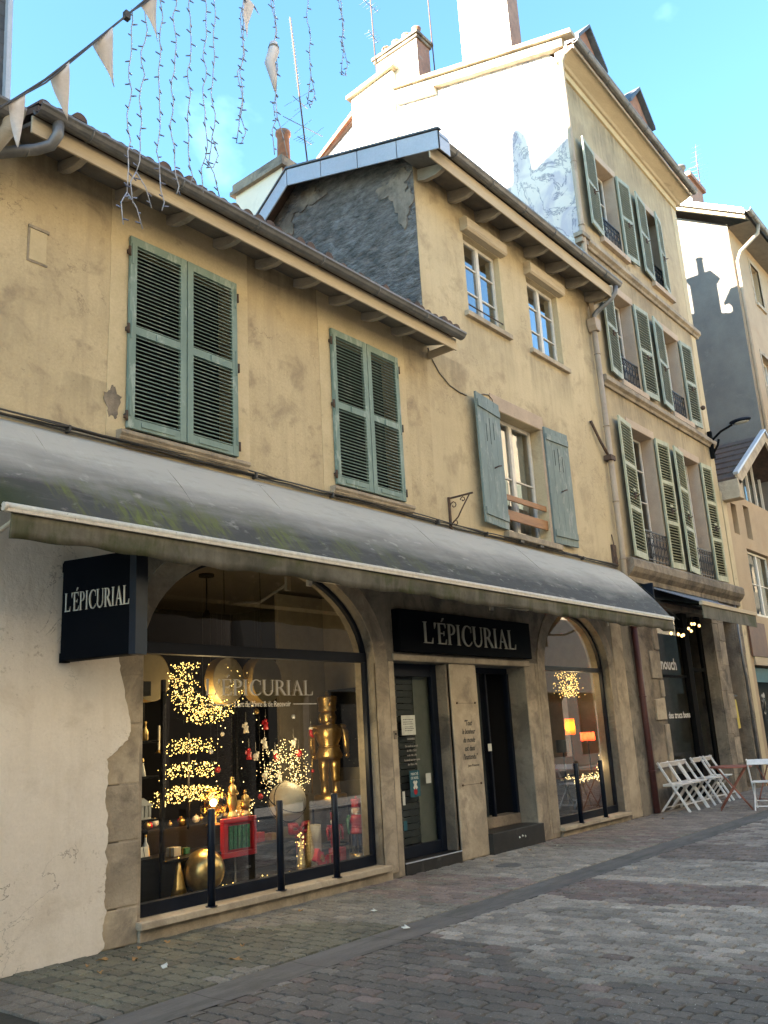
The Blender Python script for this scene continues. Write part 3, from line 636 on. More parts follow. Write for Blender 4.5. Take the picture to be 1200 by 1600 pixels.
for a, b in SH:
    s_ = MB(); pr = [(0.02, 4.36), (-.05, 4.36), (-.075, 4.385), (-.075, 4.40), (-.10, 4.42), (-.10, 4.455), (.02, 4.47)]
    s_.extx(pr, a-.10, b+.12); s_.build('window_sill', 'stone', h1, bevel=.006)
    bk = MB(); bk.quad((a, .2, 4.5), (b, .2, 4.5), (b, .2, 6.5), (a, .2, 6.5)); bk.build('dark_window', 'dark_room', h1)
    w = (b-a)/2
    for side in (0, 1):
        l = louvre(w-.006, 2.03, 2, .04, .075, .0405, (.10, .09)); ang = R(.6)
        if side == 0: mt = Matrix.Translation((a, -.006, 4.505))@Matrix.Rotation(-ang, 4, 'Z')
        else: mt = Matrix.Translation((b, -.006, 4.505))@Matrix.Scale(-1, 4, (1, 0, 0))@Matrix.Rotation(-ang, 4, 'Z')
        # small raised panels on the rails and the espagnolette plate
        l.box(.15, w-.15, -.047, -.038, .03, .075); l.box(w*.45, w*.55, -.052, -.038, .97, 1.05); l.box(.012, .030, -.05, -.038, .12, .32); l.box(.012, .030, -.05, -.038, 1.72, 1.95); l.box(.012, .030, -.05, -.038, .92, 1.2)
        l.xf(mt)
        if side: l.f = [tuple(reversed(q)) for q in l.f]
        sh = l.build('shutter', 'shut_g', h1, bevel=.002)
        hx = a-.012 if side == 0 else b+.012
        for z in (4.62, 5.52, 6.36):
            hb = MB(); hb.tube([(hx, -.045, z-.05), (hx, -.045, z+.05)], .014, 8); hb.box(hx-.012, hx+.012, -.045, .0, z-.02, z+.02); hb.build('hinge', 'rust', sh)
# broken hole in the plaster by the lower hinge of the first window
W = MB(); rr = random.Random(4); po = [(4.37+.085*math.cos(t)*rr.uniform(.8, 1.1)*(1+.2*math.sin(3*t)), 4.72+.16*math.sin(t)*rr.uniform(.85, 1.1)*(1+.15*math.sin(5*t))) for t in [2*math.pi*i/38 for i in range(38)]]
W.ext(po, -.0095, -.004); W.build('broken_plaster', 'stone_dirty', h1)
# eave: soffit boards, rafters, fascia, gutter, roof
E0, E1 = 3.22, 9.52
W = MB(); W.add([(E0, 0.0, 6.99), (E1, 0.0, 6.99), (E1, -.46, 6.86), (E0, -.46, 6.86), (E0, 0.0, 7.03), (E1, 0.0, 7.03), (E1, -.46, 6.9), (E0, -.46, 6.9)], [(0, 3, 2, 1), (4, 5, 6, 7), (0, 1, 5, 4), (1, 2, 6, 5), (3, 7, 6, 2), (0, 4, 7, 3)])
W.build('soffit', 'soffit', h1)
x = 3.75
while x < E1-.2:
    r_ = MB(); pr = [(0, 6.985), (0, 6.88), (-.12, 6.825), (-.30, 6.80), (-.42, 6.81), (-.44, 6.825), (-.44, 6.86)]
    r_.extx(pr, x-.035, x+.035); r_.build('rafter_tail', 'beam', h1, bevel=.006); x += .62
W = MB(); W.box(E0-.02, E1+.03, -.485, -.462, 6.76, 6.93); W.box(E1+.005, E1+.03, -.462, .0, 6.78, 6.90); W.build('fascia', 'fascia', h1, bevel=.004)
W = MB(); half_gutter(W, E0-.02, E1+.06, -.565, 6.975, .075); W.build('gutter', 'zinc', h1)
W = MB(); canal_roof(W, E0, E1+.05, -.53, 7.02, 4.0, 8.45); W.quad((E0, 4.0, 8.45), (E1, 4.0, 8.45), (E1, 9, 6.8), (E0, 9, 6.8)); W.build('roof', 'tile', h1)
W = MB(); W.box(1.6, 1.9, .32, 9, 0, 7); W.quad((1.6, 9, 0), (1.6, 9, 7), (9.5, 9, 7), (9.5, 9, 0)); W.build('rear_wall', 'stone_dirty', h1)
# elbow of the left downpipe
W = MB(); W.tube([(3.40, -.565, 6.93), (3.40, -.56, 6.80), (3.37, -.50, 6.71), (3.28, -.42, 6.66), (3.10, -.30, 6.60), (2.85, -.16, 6.50), (2.5, -.08, 6.40)], .05, 12); W.torus((3.22, -.375, 6.64), .053, .008, 14, 6, 'x'); W.build('downpipe', 'zinc', h1)
# left white plaster, standing 2 cm proud, ragged edge against the bare stones
ed = stone_edge(4.40, .03, 1.50, .014, .028, 7); rr = random.Random(3); up_ = []
for (xa, za), (xb, zb) in zip([(4.42, 1.52), (4.50, 1.58), (4.58, 1.65), (4.62, 1.74), (4.57, 1.95), (4.50, 2.25), (4.46, 2.42)], [(4.50, 1.58), (4.58, 1.65), (4.62, 1.74), (4.57, 1.95), (4.50, 2.25), (4.46, 2.42), (4.42, 3.5)]):
    for k in range(5): up_.append((xa+(xb-xa)*k/5+rr.uniform(-.009, .009), za+(zb-za)*k/5))
up_.append((4.42, 3.5))
W = MB(); W.ext([(1.6, .0), (4.34, .0)]+ed+up_+[(1.6, 3.5)], -.028, .005); W.build('white_plaster', 'white_plaster', h1)
# bare jamb stones left of the big window
z = 0; k = 0; rr = random.Random(9)
for hh in (.30, .52, .46, .50, .42, .44):
    s_ = MB(); x0 = 4.34-rr.uniform(0, .03); s_.box(x0, 4.722, -.014-rr.uniform(0, .006), .02, z+.004, z+hh-.004); s_.build('jamb_stone', 'stone' if k % 3 else 'stone_lt', h1, bevel=.012); z += hh; k += 1
# dressed stone band round the arch, right pier
W = MB(); arch_band(W, 4.75, 7.98, 2.4, 1.1, .23, -.012, .02, .06); 
o_ = W.build('arch_surround', 'stone', h1, bevel=.006)
W = MB(); W.box(8.225, 8.335, -.004, .25, 0, 2.44); W.build('pier', 'stone_lt', h1, bevel=.015)
# sill and plinth under the window
W = MB(); W.box(4.70, 8.0, -.10, .14, .105, .165); W.build('shop_sill', 'stone_lt', h1, bevel=.008)
W = MB(); W.box(4.72, 8.06, -.05, .0, -.02, .105); W.build('plinth', 'stone', h1, bevel=.01)
# shop window frame, transom, glass
def shopwin(par, x0, x1, zb, zt, spring, b, y, deep, tr=.11):
    W = MB(); arch_band(W, x0+.05, x1-.05, spring, b-.05, .05, y, y+.06, zb)
    W.box(x0+.05, x1-.05, y-.02, y+.07, zt, zt+tr); W.box(x0+.05, x1-.05, y-.01, y+.07, zb, zb+.11)
    f = W.build('window_frame', 'navy', par, bevel=.004)
    p = [(x0+.05, zb+.1)]+arch_pts(x0+.05, x1-.05, spring, b-.05)+[(x1-.05, zb+.1)]
    G = MB(); G.add([(x, y+.03, z) for x, z in p], [tuple(range(len(p)))]); G.build('shop_glass', 'glass_shop', f); return f
f1 = shopwin(h1, 4.72, 7.98, .165, 2.42, 2.4, 1.1, .12, 0)
o_ = MB(); serif_text(o_, 'L’ÉPICURIAL', 5.57, 2.04, .16, 1.50, .140, .0012); o_.build('window_lettering', 'decal', f1)
ftext('window_lettering', "L'art de Vivre & de Recevoir", .085, (6.33, .139, 1.925), 'decal_w', f1, .78, 0, 'CENTER', .0006)
o_ = MB(); o_.box(5.56, 5.90, .1385, .1392, 1.945, 1.953); o_.box(6.76, 7.12, .1385, .1392, 1.945, 1.953); o_.build('window_rule', 'decal_w', f1)
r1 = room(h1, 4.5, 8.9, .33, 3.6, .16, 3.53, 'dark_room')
W = MB(); W.quad((4.5, .33, 3.5), (8.9, .33, 3.5), (8.9, 3.6, 3.5), (4.5, 3.6, 3.5)); W.build('shop_ceiling', 'ceil', h1)
W = MB(); W.quad((4.5, .3, .20), (8.9, .3, .20), (8.9, 3.6, .20), (4.5, 3.6, .20)); W.build('shop_floor', 'floor_in', h1)
W = MB(); W.box(8.75, 8.79, .35, 1.55, .2, 3.45); W.box(7.9, 8.75, 1.55, 1.6, .2, 3.45); W.build('display_wall', 'cream_room', h1)
for (x, y) in ((5.55, 1.0), (6.45, 1.2)):
    L_ = thing('spotlight_canopy', 'black ceiling spot under the shop ceiling, %s of the two' % ('left hand' if x < 6 else 'right hand'), 'ceiling light', (x, y, 3.5)); q = MB(); q.lathe([(.09, -.03), (.09, 0)], (0, 0, 0), 16); q.tube([(0, 0, -.03), (0, 0, -.42)], .008, 6); q.build('canopy', 'black', L_, world=False)
    q = MB(); q.lathe([(.02, -.42), (.06, -.50), (.06, -.52)], (0, 0, 0), 14); q.build('lamp_head', 'black', L_, world=False)

# ================================================================ HOUSE 2 (three storeys)
h2 = thing('ochre_house', 'three storey ochre house with one window between open teal plank shutters', 'house', (8.33, 0, 0))
W = MB(); wall_grid(W, 8.33, 15.22, 0, GFT, [(8.335, 9.47, .12, 2.44), (10.1, 11.38, .26, 2.44), (11.97, 14.2, .12, 3.37)], 0, .36); arch_fill(W, 11.97, 14.2, 2.42, .95, 0, .36)
W.build('ground_floor_wall', 'gf_plaster', h2)
UW = [(11.28, 12.64, 4.47, 6.45), (10.72, 11.78, 7.96, 9.36), (12.70, 13.80, 7.96, 9.38)]
W = MB(); wall_grid(W, 9.48, 15.22, GFT, 10.0, UW, 0, .36); W.build('upper_wall', 'ochre2', h2)
# gable wall (rough dark render) seen over the lower roof
W = MB(); W.add([(9.47, 0.002, 7.0), (9.47, .002, 10.12), (9.47, 2.43, 10.86), (9.47, 5.2, 8.8), (9.47, 9, 6), (9.47, 9, 3), (9.47, 0.002, 3.6)], [tuple(range(7))][::1]); W.f[-1] = tuple(reversed(W.f[-1])); W.build('gable_wall', 'rough_dark', h2)
W = MB(); W.quad((15.2, 9, 0), (9.5, 9, 0), (9.5, 9, 6.5), (15.2, 9, 6.5)); W.quad((15.215, .36, 0), (15.215, 9, 0), (15.215, 9, 6.5), (15.215, .36, 10)); W.build('rear_wall', 'stone_dirty', h2)
# rubble showing through at the top of the gable
rr = random.Random(21)
for (yc, zc, ry, rz_) in ((.35, 9.75, .30, .22), (.22, 9.35, .17, .28), (2.2, 10.42, .34, .17), (2.75, 10.15, .22, .2)):
    W = MB(); n = 56; a1, a2 = rr.uniform(0, 6), rr.uniform(0, 6); ml = [(1+.28*math.sin(3*2*math.pi*i/n+a1)+.14*math.sin(8*2*math.pi*i/n+a2))*rr.uniform(.92, 1.06) for i in range(n)]; p = [(yc+ry*math.cos(2*math.pi*i/n)*ml[i], min(zc+rz_*math.sin(2*math.pi*i/n)*ml[i], 10.1+(yc+ry*math.cos(2*math.pi*i/n)*ml[i])*.29)) for i in range(n)]
    W.extx(p, 9.455-.0021*len([1 for q_ in h2.children if q_.name.startswith('bare_rubble')]), 9.468); W.build('bare_rubble', 'stone_dirty', h2)
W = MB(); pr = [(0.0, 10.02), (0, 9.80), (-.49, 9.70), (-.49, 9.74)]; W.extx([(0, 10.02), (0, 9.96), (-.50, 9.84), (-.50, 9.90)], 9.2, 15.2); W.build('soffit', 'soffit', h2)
x = 9.62; 
while x < 15.2:
    r_ = MB(); r_.extx([(0, 9.955), (0, 9.76), (-.12, 9.71), (-.34, 9.70), (-.475, 9.74), (-.475, 9.835)], x-.04, x+.04); r_.build('rafter_tail', 'beam', h2, bevel=.006); x += .78
W = MB(); W.box(9.2, 15.22, -.525, -.503, 9.70, 9.93); W.box(15.2, 15.222, -.503, 0, 9.70, 9.90); W.build('fascia', 'fascia', h2, bevel=.004)
W = MB(); half_gutter(W, 9.2, 15.36, -.605, 9.99, .085, 10.02); W.build('gutter', 'zinc', h2)
W = MB(); canal_roof(W, 9.22, 15.22, -.56, 10.03, 2.43, 10.93); W.quad((9.22, 2.43, 10.93), (15.2, 2.43, 10.93), (15.2, 9, 6.0), (9.22, 9, 6.0)); W.build('roof', 'tile', h2)
# pale zinc verge board with joints
W = MB()
def verge(W, ya, za, yb, zb, n, hgt=.30):
    for i in range(n):
        t0, t1 = i/n, (i+1)/n-.006; A = (ya+(yb-ya)*t0, za+(zb-za)*t0); B_ = (ya+(yb-ya)*t1, za+(zb-za)*t1)
        W.extx([(A[0], A[1]), (B_[0], B_[1]), (B_[0], B_[1]-hgt), (A[0], A[1]-hgt)], 9.19, 9.215)
verge(W, -.70, 10.06, 2.43, 10.97, 4); verge(W, 2.43, 10.97, 5.2, 8.92, 4)
W.box(9.19, 9.47, -.70, -.69, 9.76, 10.06); W.build('verge_board', 'zinc_lt', h2)
W = MB(); 
for (ya, za, yb, zb) in ((-.72, 10.075, 2.43, 10.99), (2.43, 10.99, 5.2, 8.94)): W.extx([(ya, za), (yb, zb), (yb, zb+.03), (ya, za+.03)], 9.17, 9.26)
W.build('verge_capping', 'zinc', h2)
# windows
casement(h2, 10.72, 11.78, 7.96, 9.36, .10, bars=2, back=None)
casement(h2, 12.70, 13.80, 7.96, 9.38, .10, bars=2, back=None)
for (a, b, c, d) in UW[1:]: MB().quad((a, .36, c), (b, .36, c), (b, .36, d), (a, .36, d)).build('curtain', 'curtain', h2)
casement(h2, 11.28, 12.64, 4.49, 6.45, .20, bars=1, glass='glass_dark', back='curtain_w', w=.06)
for a, b, z in ((10.66, 11.86, 9.37), (12.64, 13.90, 9.39)):
    W = MB(); W.extx([(0, z+.24), (0, z), (-.12, z), (-.15, z+.03), (-.15, z+.20), (-.11, z+.24)], a, b); W.build('roller_blind_box', 'fascia', h2, bevel=.006)
for a, b in ((10.60, 11.92), (12.58, 13.95)):
    W = MB(); W.box(a, b, -.07, .10, 7.86, 7.945); W.build('window_sill', 'stone_lt', h2, bevel=.006)
for a, b in ((10.72, 11.78), (12.70, 13.80)):
    W = MB(); W.box(b+.0, b+.11, -.005, .0, 7.946, 9.37 if a < 12 else 9.39); W.build('window_surround', 'ochre_pale', h2)
W = MB(); W.tube([(10.73, .02, 8.12), (11.77, .02, 8.12)], .011, 8); W.build('window_rail', 'rust', h2)
W = MB(); W.box(11.1, 12.74, -.012, .2, 6.455, 6.70); W.build('lintel', 'stone_pink', h2, bevel=.008)
W = MB(); W.box(12.6405, 12.78, -.010, .2, 4.48, 6.45); W.build('window_surround', 'stone_pink', h2, bevel=.006)
W = MB(); W.box(11.16, 12.84, -.10, .2, 4.37, 4.465); W.build('window_sill', 'stone', h2, bevel=.01)
for z0, z1 in ((5.02, 5.11), (4.70, 4.86)):
    W = MB(); W.box(11.24, 12.66, -.028, -.004, z0, z1) if False else W.box(11.285, 12.635, .03, .062, z0, z1); W.build('wooden_bar', 'wood', h2, bevel=.004)
# plank shutters standing open
def plank_shutter(x, w, ang, flip):
    l = MB(); t = .035; nb = 4
    for i in range(nb): l.box(i*w/nb+.0015, (i+1)*w/nb-.0015, -t, 0, 0, 2.03)
    for z in (.12, 1.80): l.box(.02, w-.02, -t-.022, -t-.0005, z, z+.11)
    for i, (dz, hh) in enumerate(((0, .28), (-.02, .42), (-.02, .28))):   # three slots (dark inlays of the cut)
        pass
    l2 = MB()
    for i, (z0, hh) in enumerate(((1.38, .28), (1.28, .42), (1.30, .28))): xx = w*(.34+.16*i); l2.box(xx-.007, xx+.007, -t-.0015, -t+.01, z0, z0+hh)
    for q in (l, l2):
        mt = Matrix.Translation((x, -.012, 4.49))@Matrix.Rotation(ang, 4, 'Z')
        if flip: mt = mt@Matrix.Scale(-1, 4, (1, 0, 0))
        q.xf(mt)
        if flip: q.f = [tuple(reversed(k)) for k in q.f]
    s = l.build('shutter', 'shut_b', h2, bevel=.003); l2.build('slot', 'black', s)
    k = MB(); k.tube([(0, 0, 0), (.05, -.05, .03), (.12, -.05, .05)], .012, 6)
    k.xf(Matrix.Translation((x+(-.35 if flip else .3), -.09, 5.4))); k.build('latch', 'rust', s)
plank_shutter(11.27, .80, R(7), True)
plank_shutter(12.70, .74, R(-3), False)
# downpipes at the party wall
W = MB(); W.tube([(15.22, -.60, 9.93), (15.22, -.58, 9.80), (15.20, -.46, 9.66), (15.12, -.22, 9.50), (15.10, -.14, 9.42), (15.10, -.12, 9.30)], .05, 12); W.build('gutter_elbow', 'zinc', h2)
W = MB(); W.ext([(14.99, 9.34), (15.23, 9.34), (15.23, 9.18), (15.18, 9.08), (15.04, 9.08), (14.99, 9.18)], -.20, -.02); W.build('hopper_head', 'pipe', h2, bevel=.008)
W = MB(); W.tube([(15.11, -.10, 9.1), (15.13, -.10, 4.9), (15.12, -.08, 3.6)], .055, 14)
for z in (8.6, 7.1, 5.6, 4.5): W.torus((15.115, -.10, z), .058, .011, 16, 6); 
W.build('downpipe', 'pipe', h2)
W = MB(); W.tube([(14.60, -.03, 7.1), (14.63, -.045, 7.02), (14.85, -.07, 6.72), (15.03, -.10, 6.50)], .028, 8); W.box(15.0, 15.2, -.17, -.02, 6.40, 6.50); W.build('overflow_pipe', 'rust', h2)
W = MB(); W.box(14.86, 14.99, -.05, .0, 4.35, 4.75); W.box(14.88, 14.97, -.065, -.05, 4.4, 4.52); W.tube([(14.93, -.04, 4.75), (14.93, -.02, 4.95)], .012, 6); W.build('meter_box', 'rust', h2, bevel=.004)
W = MB(); W.tube([(15.26, -.08, 3.42), (15.27, -.08, .02)], .058, 14); 
for z in (3.25, 2.0, .72): W.torus((15.265, -.08, z), .062, .012, 16, 6)
W.build('maroon_downpipe', 'maroon', h2)
# ground floor stonework
W = MB(); W.box(9.47, 10.095, -.012, .30, .0, 2.44); W.build('middle_pier', 'stone_lt', h2, bevel=.02)
W = MB(); W.box(9.44, 9.475, .03, .2, .13, 2.43); W.build('pier_reveal', 'stone_dirty', h2, bevel=.012)
W = MB(); W.box(11.385, 11.68, -.012, .3, 0, 2.5); W.box(11.69, 11.965, -.008, .3, 0, 2.5); W.build('right_pier', 'stone', h2, bevel=.012)
W = MB(); arch_band(W, 11.98, 14.19, 2.42, .95, .22, -.0145, .0, .06); W.build('arch_surround', 'stone', h2, bevel=.005)
W = MB(); W.box(14.42, 14.85, -.012, .02, 0, 3.5); W.build('end_pier', 'stone_lt', h2, bevel=.015)
W = MB(); W.box(8.30, 11.5, -.035, .0, 2.445, 2.53); W.build('door_lintel', 'stone_lt', h2, bevel=.01)
W = MB(); W.box(8.335, 9.455, -.02, .24, -.01, .125); W.build('door_step', 'dark_tile', h2, bevel=.004)
W = MB(); W.box(8.335, 9.455, -.024, -.012, .126, .138); W.build('step_nosing', 'zinc_lt', h2)
W = MB(); W.box(10.08, 11.40, -.08, .5, -.01, .262); W.build('door_step', 'dark_tile', h2, bevel=.006)
W = MB(); W.box(10.5, 11.36, .26, .5, .262, .40); W.build('inner_step', 'stone_dirty', h2, bevel=.01)
W = MB(); 
for i, x in enumerate((10.72, 10.80, 10.87)): W.octa((x, -.083, .145+.01*(i % 2)), .018)
W.build('step_mark', 'paper', h2)
W = MB(); W.box(11.95, 14.24, -.10, .14, .085, .14); W.build('shop_sill', 'stone_lt', h2, bevel=.008)
W = MB(); W.box(11.99, 14.3, -.04, .0, -.02, .085); W.build('plinth', 'stone', h2, bevel=.01)
f3 = shopwin(h2, 11.97, 14.2, .14, 2.42, 2.42, .95, .12, 0, .07)
room(h2, 11.5, 15.1, .37, 3.2, .12, 3.5, 'cream_room')
W = MB(); W.quad((11.5, .36, .17), (15.1, .36, .17), (15.1, 3.2, .17), (11.5, 3.2, .17)); W.build('shop_floor', 'floor_in', h2)
W = MB(); W.box(11.6, 12.75, 1.6, 1.65, .17, 3.4); W.build('display_wall', 'dark_wood', h2)
# door 1: fixed glazed door over a grey roller shutter
W = MB(); y = .20; W.box(8.335, 8.43, y, y+.06, .13, 2.44); W.box(9.335, 9.455, y-.01, y+.06, .13, 2.44); W.box(8.43, 9.335, y, y+.06, 2.28, 2.44); W.box(8.43, 9.335, y, y+.06, .13, .27)
d1 = W.build('shop_door', 'navy', h2, bevel=.004)
MB().quad((8.43, y+.03, .27), (9.335, y+.03, .27), (9.335, y+.03, 2.28), (8.43, y+.03, 2.28)).build('door_glass', 'glass_shop', d1)
W = MB(); z = .27
while z < 2.3: W.box(8.4, 9.05, .30, .315, z+.004, z+.076); z += .08
W.build('roller_shutter', 'roller_grey', d1)
W = MB(); W.box(9.05, 9.40, .29, .33, .2, 2.4); W.build('side_panel', 'grey_glass_panel', d1)
MB().quad((8.35, .6, .1), (9.6, .6, .1), (9.6, .6, 2.5), (8.35, .6, 2.5)).build('dark_back', 'dark_room', d1)
W = MB(); W.box(8.70, 8.98, .2245, .226, 1.56, 1.80); nt_ = W.build('paper_notice', 'paper', d1)
W = MB(); rr = random.Random(2)
for i, z in enumerate((1.745, 1.715, 1.69, 1.655, 1.635, 1.61)):
    xx = 8.735+(.03 if i > 2 else 0)
    while xx < 8.93-(.03 if i % 2 else 0): l = rr.uniform(.012, .03); W.box(xx, xx+l, .2235, .2243, z, z+.007); xx += l+.007
W.build('notice_writing', 'ink', nt_)
W = MB(); W.box(8.80, 9.0, .2246, .226, .82, 1.13); ps = W.build('market_poster', 'teal', d1)
ftext('poster_lettering', 'MARCHÉ\nDE NOËL', .045, (8.90, .2235, 1.075), 'paper', ps, .15, 0)
W = MB(); W.obox((8.905, .2238, .96), .035, .001, .11, (0, R(35), 0)); W.obox((8.905, .2232, .96), .035, .001, .11, (0, R(-35), 0)); W.build('poster_scarf', 'paper', ps)
W = MB(); W.lathe([(.036, 0), (.036, .001)], (8.905, .2235, .88), 14, ax='y'); W.build('poster_dot', 'red', ps)
W = MB(); W.box(9.13, 9.235, .2245, .226, .96, 1.08); W.build('sticker', 'paper', d1); W = MB(); W.box(8.64, 8.69, .2245, .226, .74, .90); W.build('sticker', 'paper', d1)
W = MB(); W.box(8.63, 8.70, .224, .226, .45, .56); W.build('sticker', 'teal', d1)
for i, (s, w) in enumerate((('HORAIRES', .15), ('Du mardi au samedi', .25), ('de 10h à 12h30', .19), ('et de 14h à 19h', .19), ('Le samedi sans interruption', .31), ('de 10h à 19h', .18))):
    ftext('opening_hours', s, .036, (8.875, .2245, 1.50-.055*i-(.03 if i else 0)), 'decal', d1, w)
# door 2: narrow glazed leaf and the dark open doorway
W = MB(); y = .30
W.box(10.10, 10.16, y, y+.06, .262, 2.44); W.box(10.16, 11.38, y, y+.06, 2.36, 2.44); W.box(11.32, 11.38, y-.02, y+.06, .262, 2.36); W.box(10.76, 10.80, y-.005, y+.06, .40, 2.36)
d2 = W.build('shop_door', 'navy', h2, bevel=.004)
MB().quad((10.16, y+.03, .40), (10.76, y+.03, .40), (10.76, y+.03, 2.36), (10.16, y+.03, 2.36)).build('door_glass', 'glass_shop', d2)
W = MB(); W.box(10.2, 10.76, .40, .42, .3, 2.4); W.build('blue_panel', 'roller_grey', d2)
W = MB(); W.box(11.13, 11.15, .55, 1.15, .4, 2.35); W.build('open_leaf', 'navy', d2)
W = MB(); W.box(10.70, 10.79, .29, .296, 1.28, 1.38); W.build('sticker', 'paper', d2)
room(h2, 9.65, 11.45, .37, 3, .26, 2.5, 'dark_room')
# engraved quotation on the middle pier
for i, (s, w) in enumerate((('"Tout', .17), ('le bonheur', .30), ('du monde', .27), ('est dans', .23), ('l\'inattendu"', .33))):
    ftext('painted_quotation', s, .098, (9.80, -.0135, 1.64-.107*i), 'ink', h2, w, .35, bold=.001)
ftext('painted_quotation', 'Jean d\'Ormesson', .042, (9.86, -.0135, 1.12), 'ink', h2, .26, .35)
W = MB()
for x, z in ((9.58, 1.93), (10.0, 1.93), (9.58, .90), (10.0, .90)): W.lathe([(.014, 0), (.014, -.012)], (x, -.013, z), 10, ax='y')
W.box(9.60, 9.98, -.0135, -.012, 1.925, 1.929); W.box(9.60, 9.98, -.0135, -.012, .896, .901); W.build('plaque_fixing', 'rust', h2)
W = MB(); W.box(8.255, 8.305, -.018, .0, 1.52, 1.62); W.build('door_bell', 'stone_dirty', h2, bevel=.004)
W = MB(); W.lathe([(.012, 0), (.012, -.004)], (8.28, -.018, 1.58), 10, ax='y'); W.build('bell_button', 'black', h2)
# loose cable across the facade
W = MB(); W.tube([(9.52, -.01, 6.95), (9.60, -.012, 6.80), (9.75, -.012, 6.64), (10.0, -.012, 6.51), (10.25, -.012, 6.47), (10.43, -.012, 6.47)], .010, 6)
W.tube([(10.75, -.012, 6.56), (10.9, -.012, 6.62), (11.05, -.012, 6.65), (11.15, -.014, 6.60), (11.17, -.014, 6.44)], .010, 6); W.build('loose_cable', 'cable_lt', h2)
# iron sign bracket
br = thing('iron_sign_bracket', 'empty scrolled iron bracket on the ochre wall above the awning', 'bracket', (9.75, 0, 4.3))
W = MB(); W.box(-.015, .015, -.03, 0, -.03, .45); W.bar((0, -.02, .43), (0, -.42, .43), .022); W.build('frame', 'rust', br, world=False)
W = MB(); W.tube([(0, -.02, .05), (0, -.15, .14), (0, -.25, .28), (0, -.36, .42)], .010, 6)
for c, r_ in (((0, -.09, .32), .06), ((0, -.10, .06), .05), ((0, -.25, .37), .045)): W.tube([(0, c[1]+r_*(1-.09*k)*math.cos(k*.8), c[2]+r_*(1-.09*k)*math.sin(k*.8)) for k in range(9)], .008, 5)
W.build('scroll', 'rust', br, world=False)

# ================================================================ shop signs and awning
sg = thing('shop_sign', 'long black fascia sign with dull metal capitals over the two shop doors', 'shop sign', (9.9, 0, 2.55))
W = MB(); W.box(8.34, 11.44, -.12, -.001, 2.548, 3.07); W.build('sign_panel', 'sign', sg, bevel=.006)
W = MB(); serif_text(W, 'L’ÉPICURIAL', 8.80, 2.665, .27, 2.20, -.125, .012); W.build('sign_lettering', 'letter', sg)
ps = thing('projecting_sign', 'black box sign standing out from the white wall under the left end of the awning', 'shop sign', (3.95, -.06, 2.72), R(-73))
W = MB(); W.box(0, .76, -.07, .07, -.42, .42); W.build('sign_box', 'sign', ps, bevel=.01, world=False)
W = MB(); W.box(.70, .765, -.076, .076, -.425, .425); W.build('edge_trim', 'navy', ps, bevel=.004, world=False)
W = MB(); serif_text(W, 'L’ÉPICURIAL', .04, -.02, .155, .66, -.071, .008); W.build('sign_lettering', 'letter_lt', ps, world=False)
for z in (-.40, .36):
    W = MB(); W.box(-.10, .02, -.03, .03, z-.03, z+.05); W.box(-.10, -.08, -.06, .06, z-.05, z+.07); W.build('bracket', 'black', ps, world=False)

aw = thing('shop_awning', 'long grey mildewed cloth awning with a chipped white front bar over the whole shop front', 'awning', (8.8, 0, 4.3))
AX0, AX1 = 2.5, 14.95; BY, BZ = -1.05, 3.235
def awn_pt(x, t, lift=0):
    """t 0 at wall .. 1 at bar; the wall ends lean in: right end of the cloth is cut back"""
    y = BY*(t**.92); z = 4.30+(BZ-4.30)*t
    bow = .035*math.sin(math.pi*t)*(1+.15*math.sin(x*.9)); z += bow*.8; y -= bow*.55
    z += -.014*abs(math.sin(math.pi*(x-.55)/1.28))**.6*math.sin(math.pi*min(1, t*1.1)) + .007*math.sin(x*11+t*3)*t*(1-t) - .022*math.sin(math.pi*t)*(.5+.5*math.sin(x*2.1+1)) + .0035*math.sin(x*17+t*7)*math.sin(math.pi*t) + .004*math.sin(x*5.3-t*11)*math.sin(math.pi*t)
    return y, z+lift
W = MB(); nx, ny = 220, 18; vs = []; fs = []
for i in range(nx+1):
    for j in range(ny+1):
        t = j/ny; x = AX0+(AX1-AX0)*i/nx; xr = 15.08-.42*t; x = AX0+(xr-AX0)*i/nx; y, z = awn_pt(x, t); vs.append((x, y, z))
for i in range(nx):
    for j in range(ny): a = i*(ny+1)+j; fs.append((a, a+1, a+ny+2, a+ny+1))
W.add(vs, fs, True); o_ = W.build('awning_cloth', 'awning', aw, world=False)
md = o_.modifiers.new('thick', 'SOLIDIFY'); md.thickness = .004; md.offset = 1
W = MB()
for k in range(10):      # stitched seams
    x = 3.45+1.28*k; pts = []
    for j in range(13): t = j/12; xx = x*(1)-.0; xr = AX0+(xx-AX0); y, z = awn_pt(xx, t, .0012); pts.append((xx+(.1*(1-t)), y, z))
    W.tube(pts, .003, 4); W.build('seam', 'awning', aw); W = MB()
for o_2 in (o_,):   # the cloth was modelled in world coordinates: keep them for its stain texture
    o_2.location = -aw.location
W = MB(); W.tube([(2.86, BY-.02, BZ+.004), (14.63, BY-.02, BZ+.004)], .030, 14); W.box(2.86, 14.63, BY-.045, BY-.005, BZ-.034, BZ-.004); W.lathe([(.032, 0), (.032, .03)], (2.84, BY-.02, BZ), 12, ax='x'); W.build('front_bar', 'awn_bar', aw)
W = MB(); nx = 400; vs = []; fs = []; rr = random.Random(8)
for i in range(nx+1):
    x = 2.9+(14.63-2.9)*i/nx; ph = x*9+1.5*math.sin(x*1.7)
    amp = .007+.012*max(0, min(1, (x-8)/5))
    for j in range(4):
        t = j/3; vs.append((x, BY-.02+amp*t*math.sin(ph)+.02*t, BZ-.03-(.185+.012*math.sin(x*3.1)+.008*math.sin(x*12))*t))
for i in range(nx):
    for j in range(3): a = i*4+j; fs.append((a, a+4, a+5, a+1))
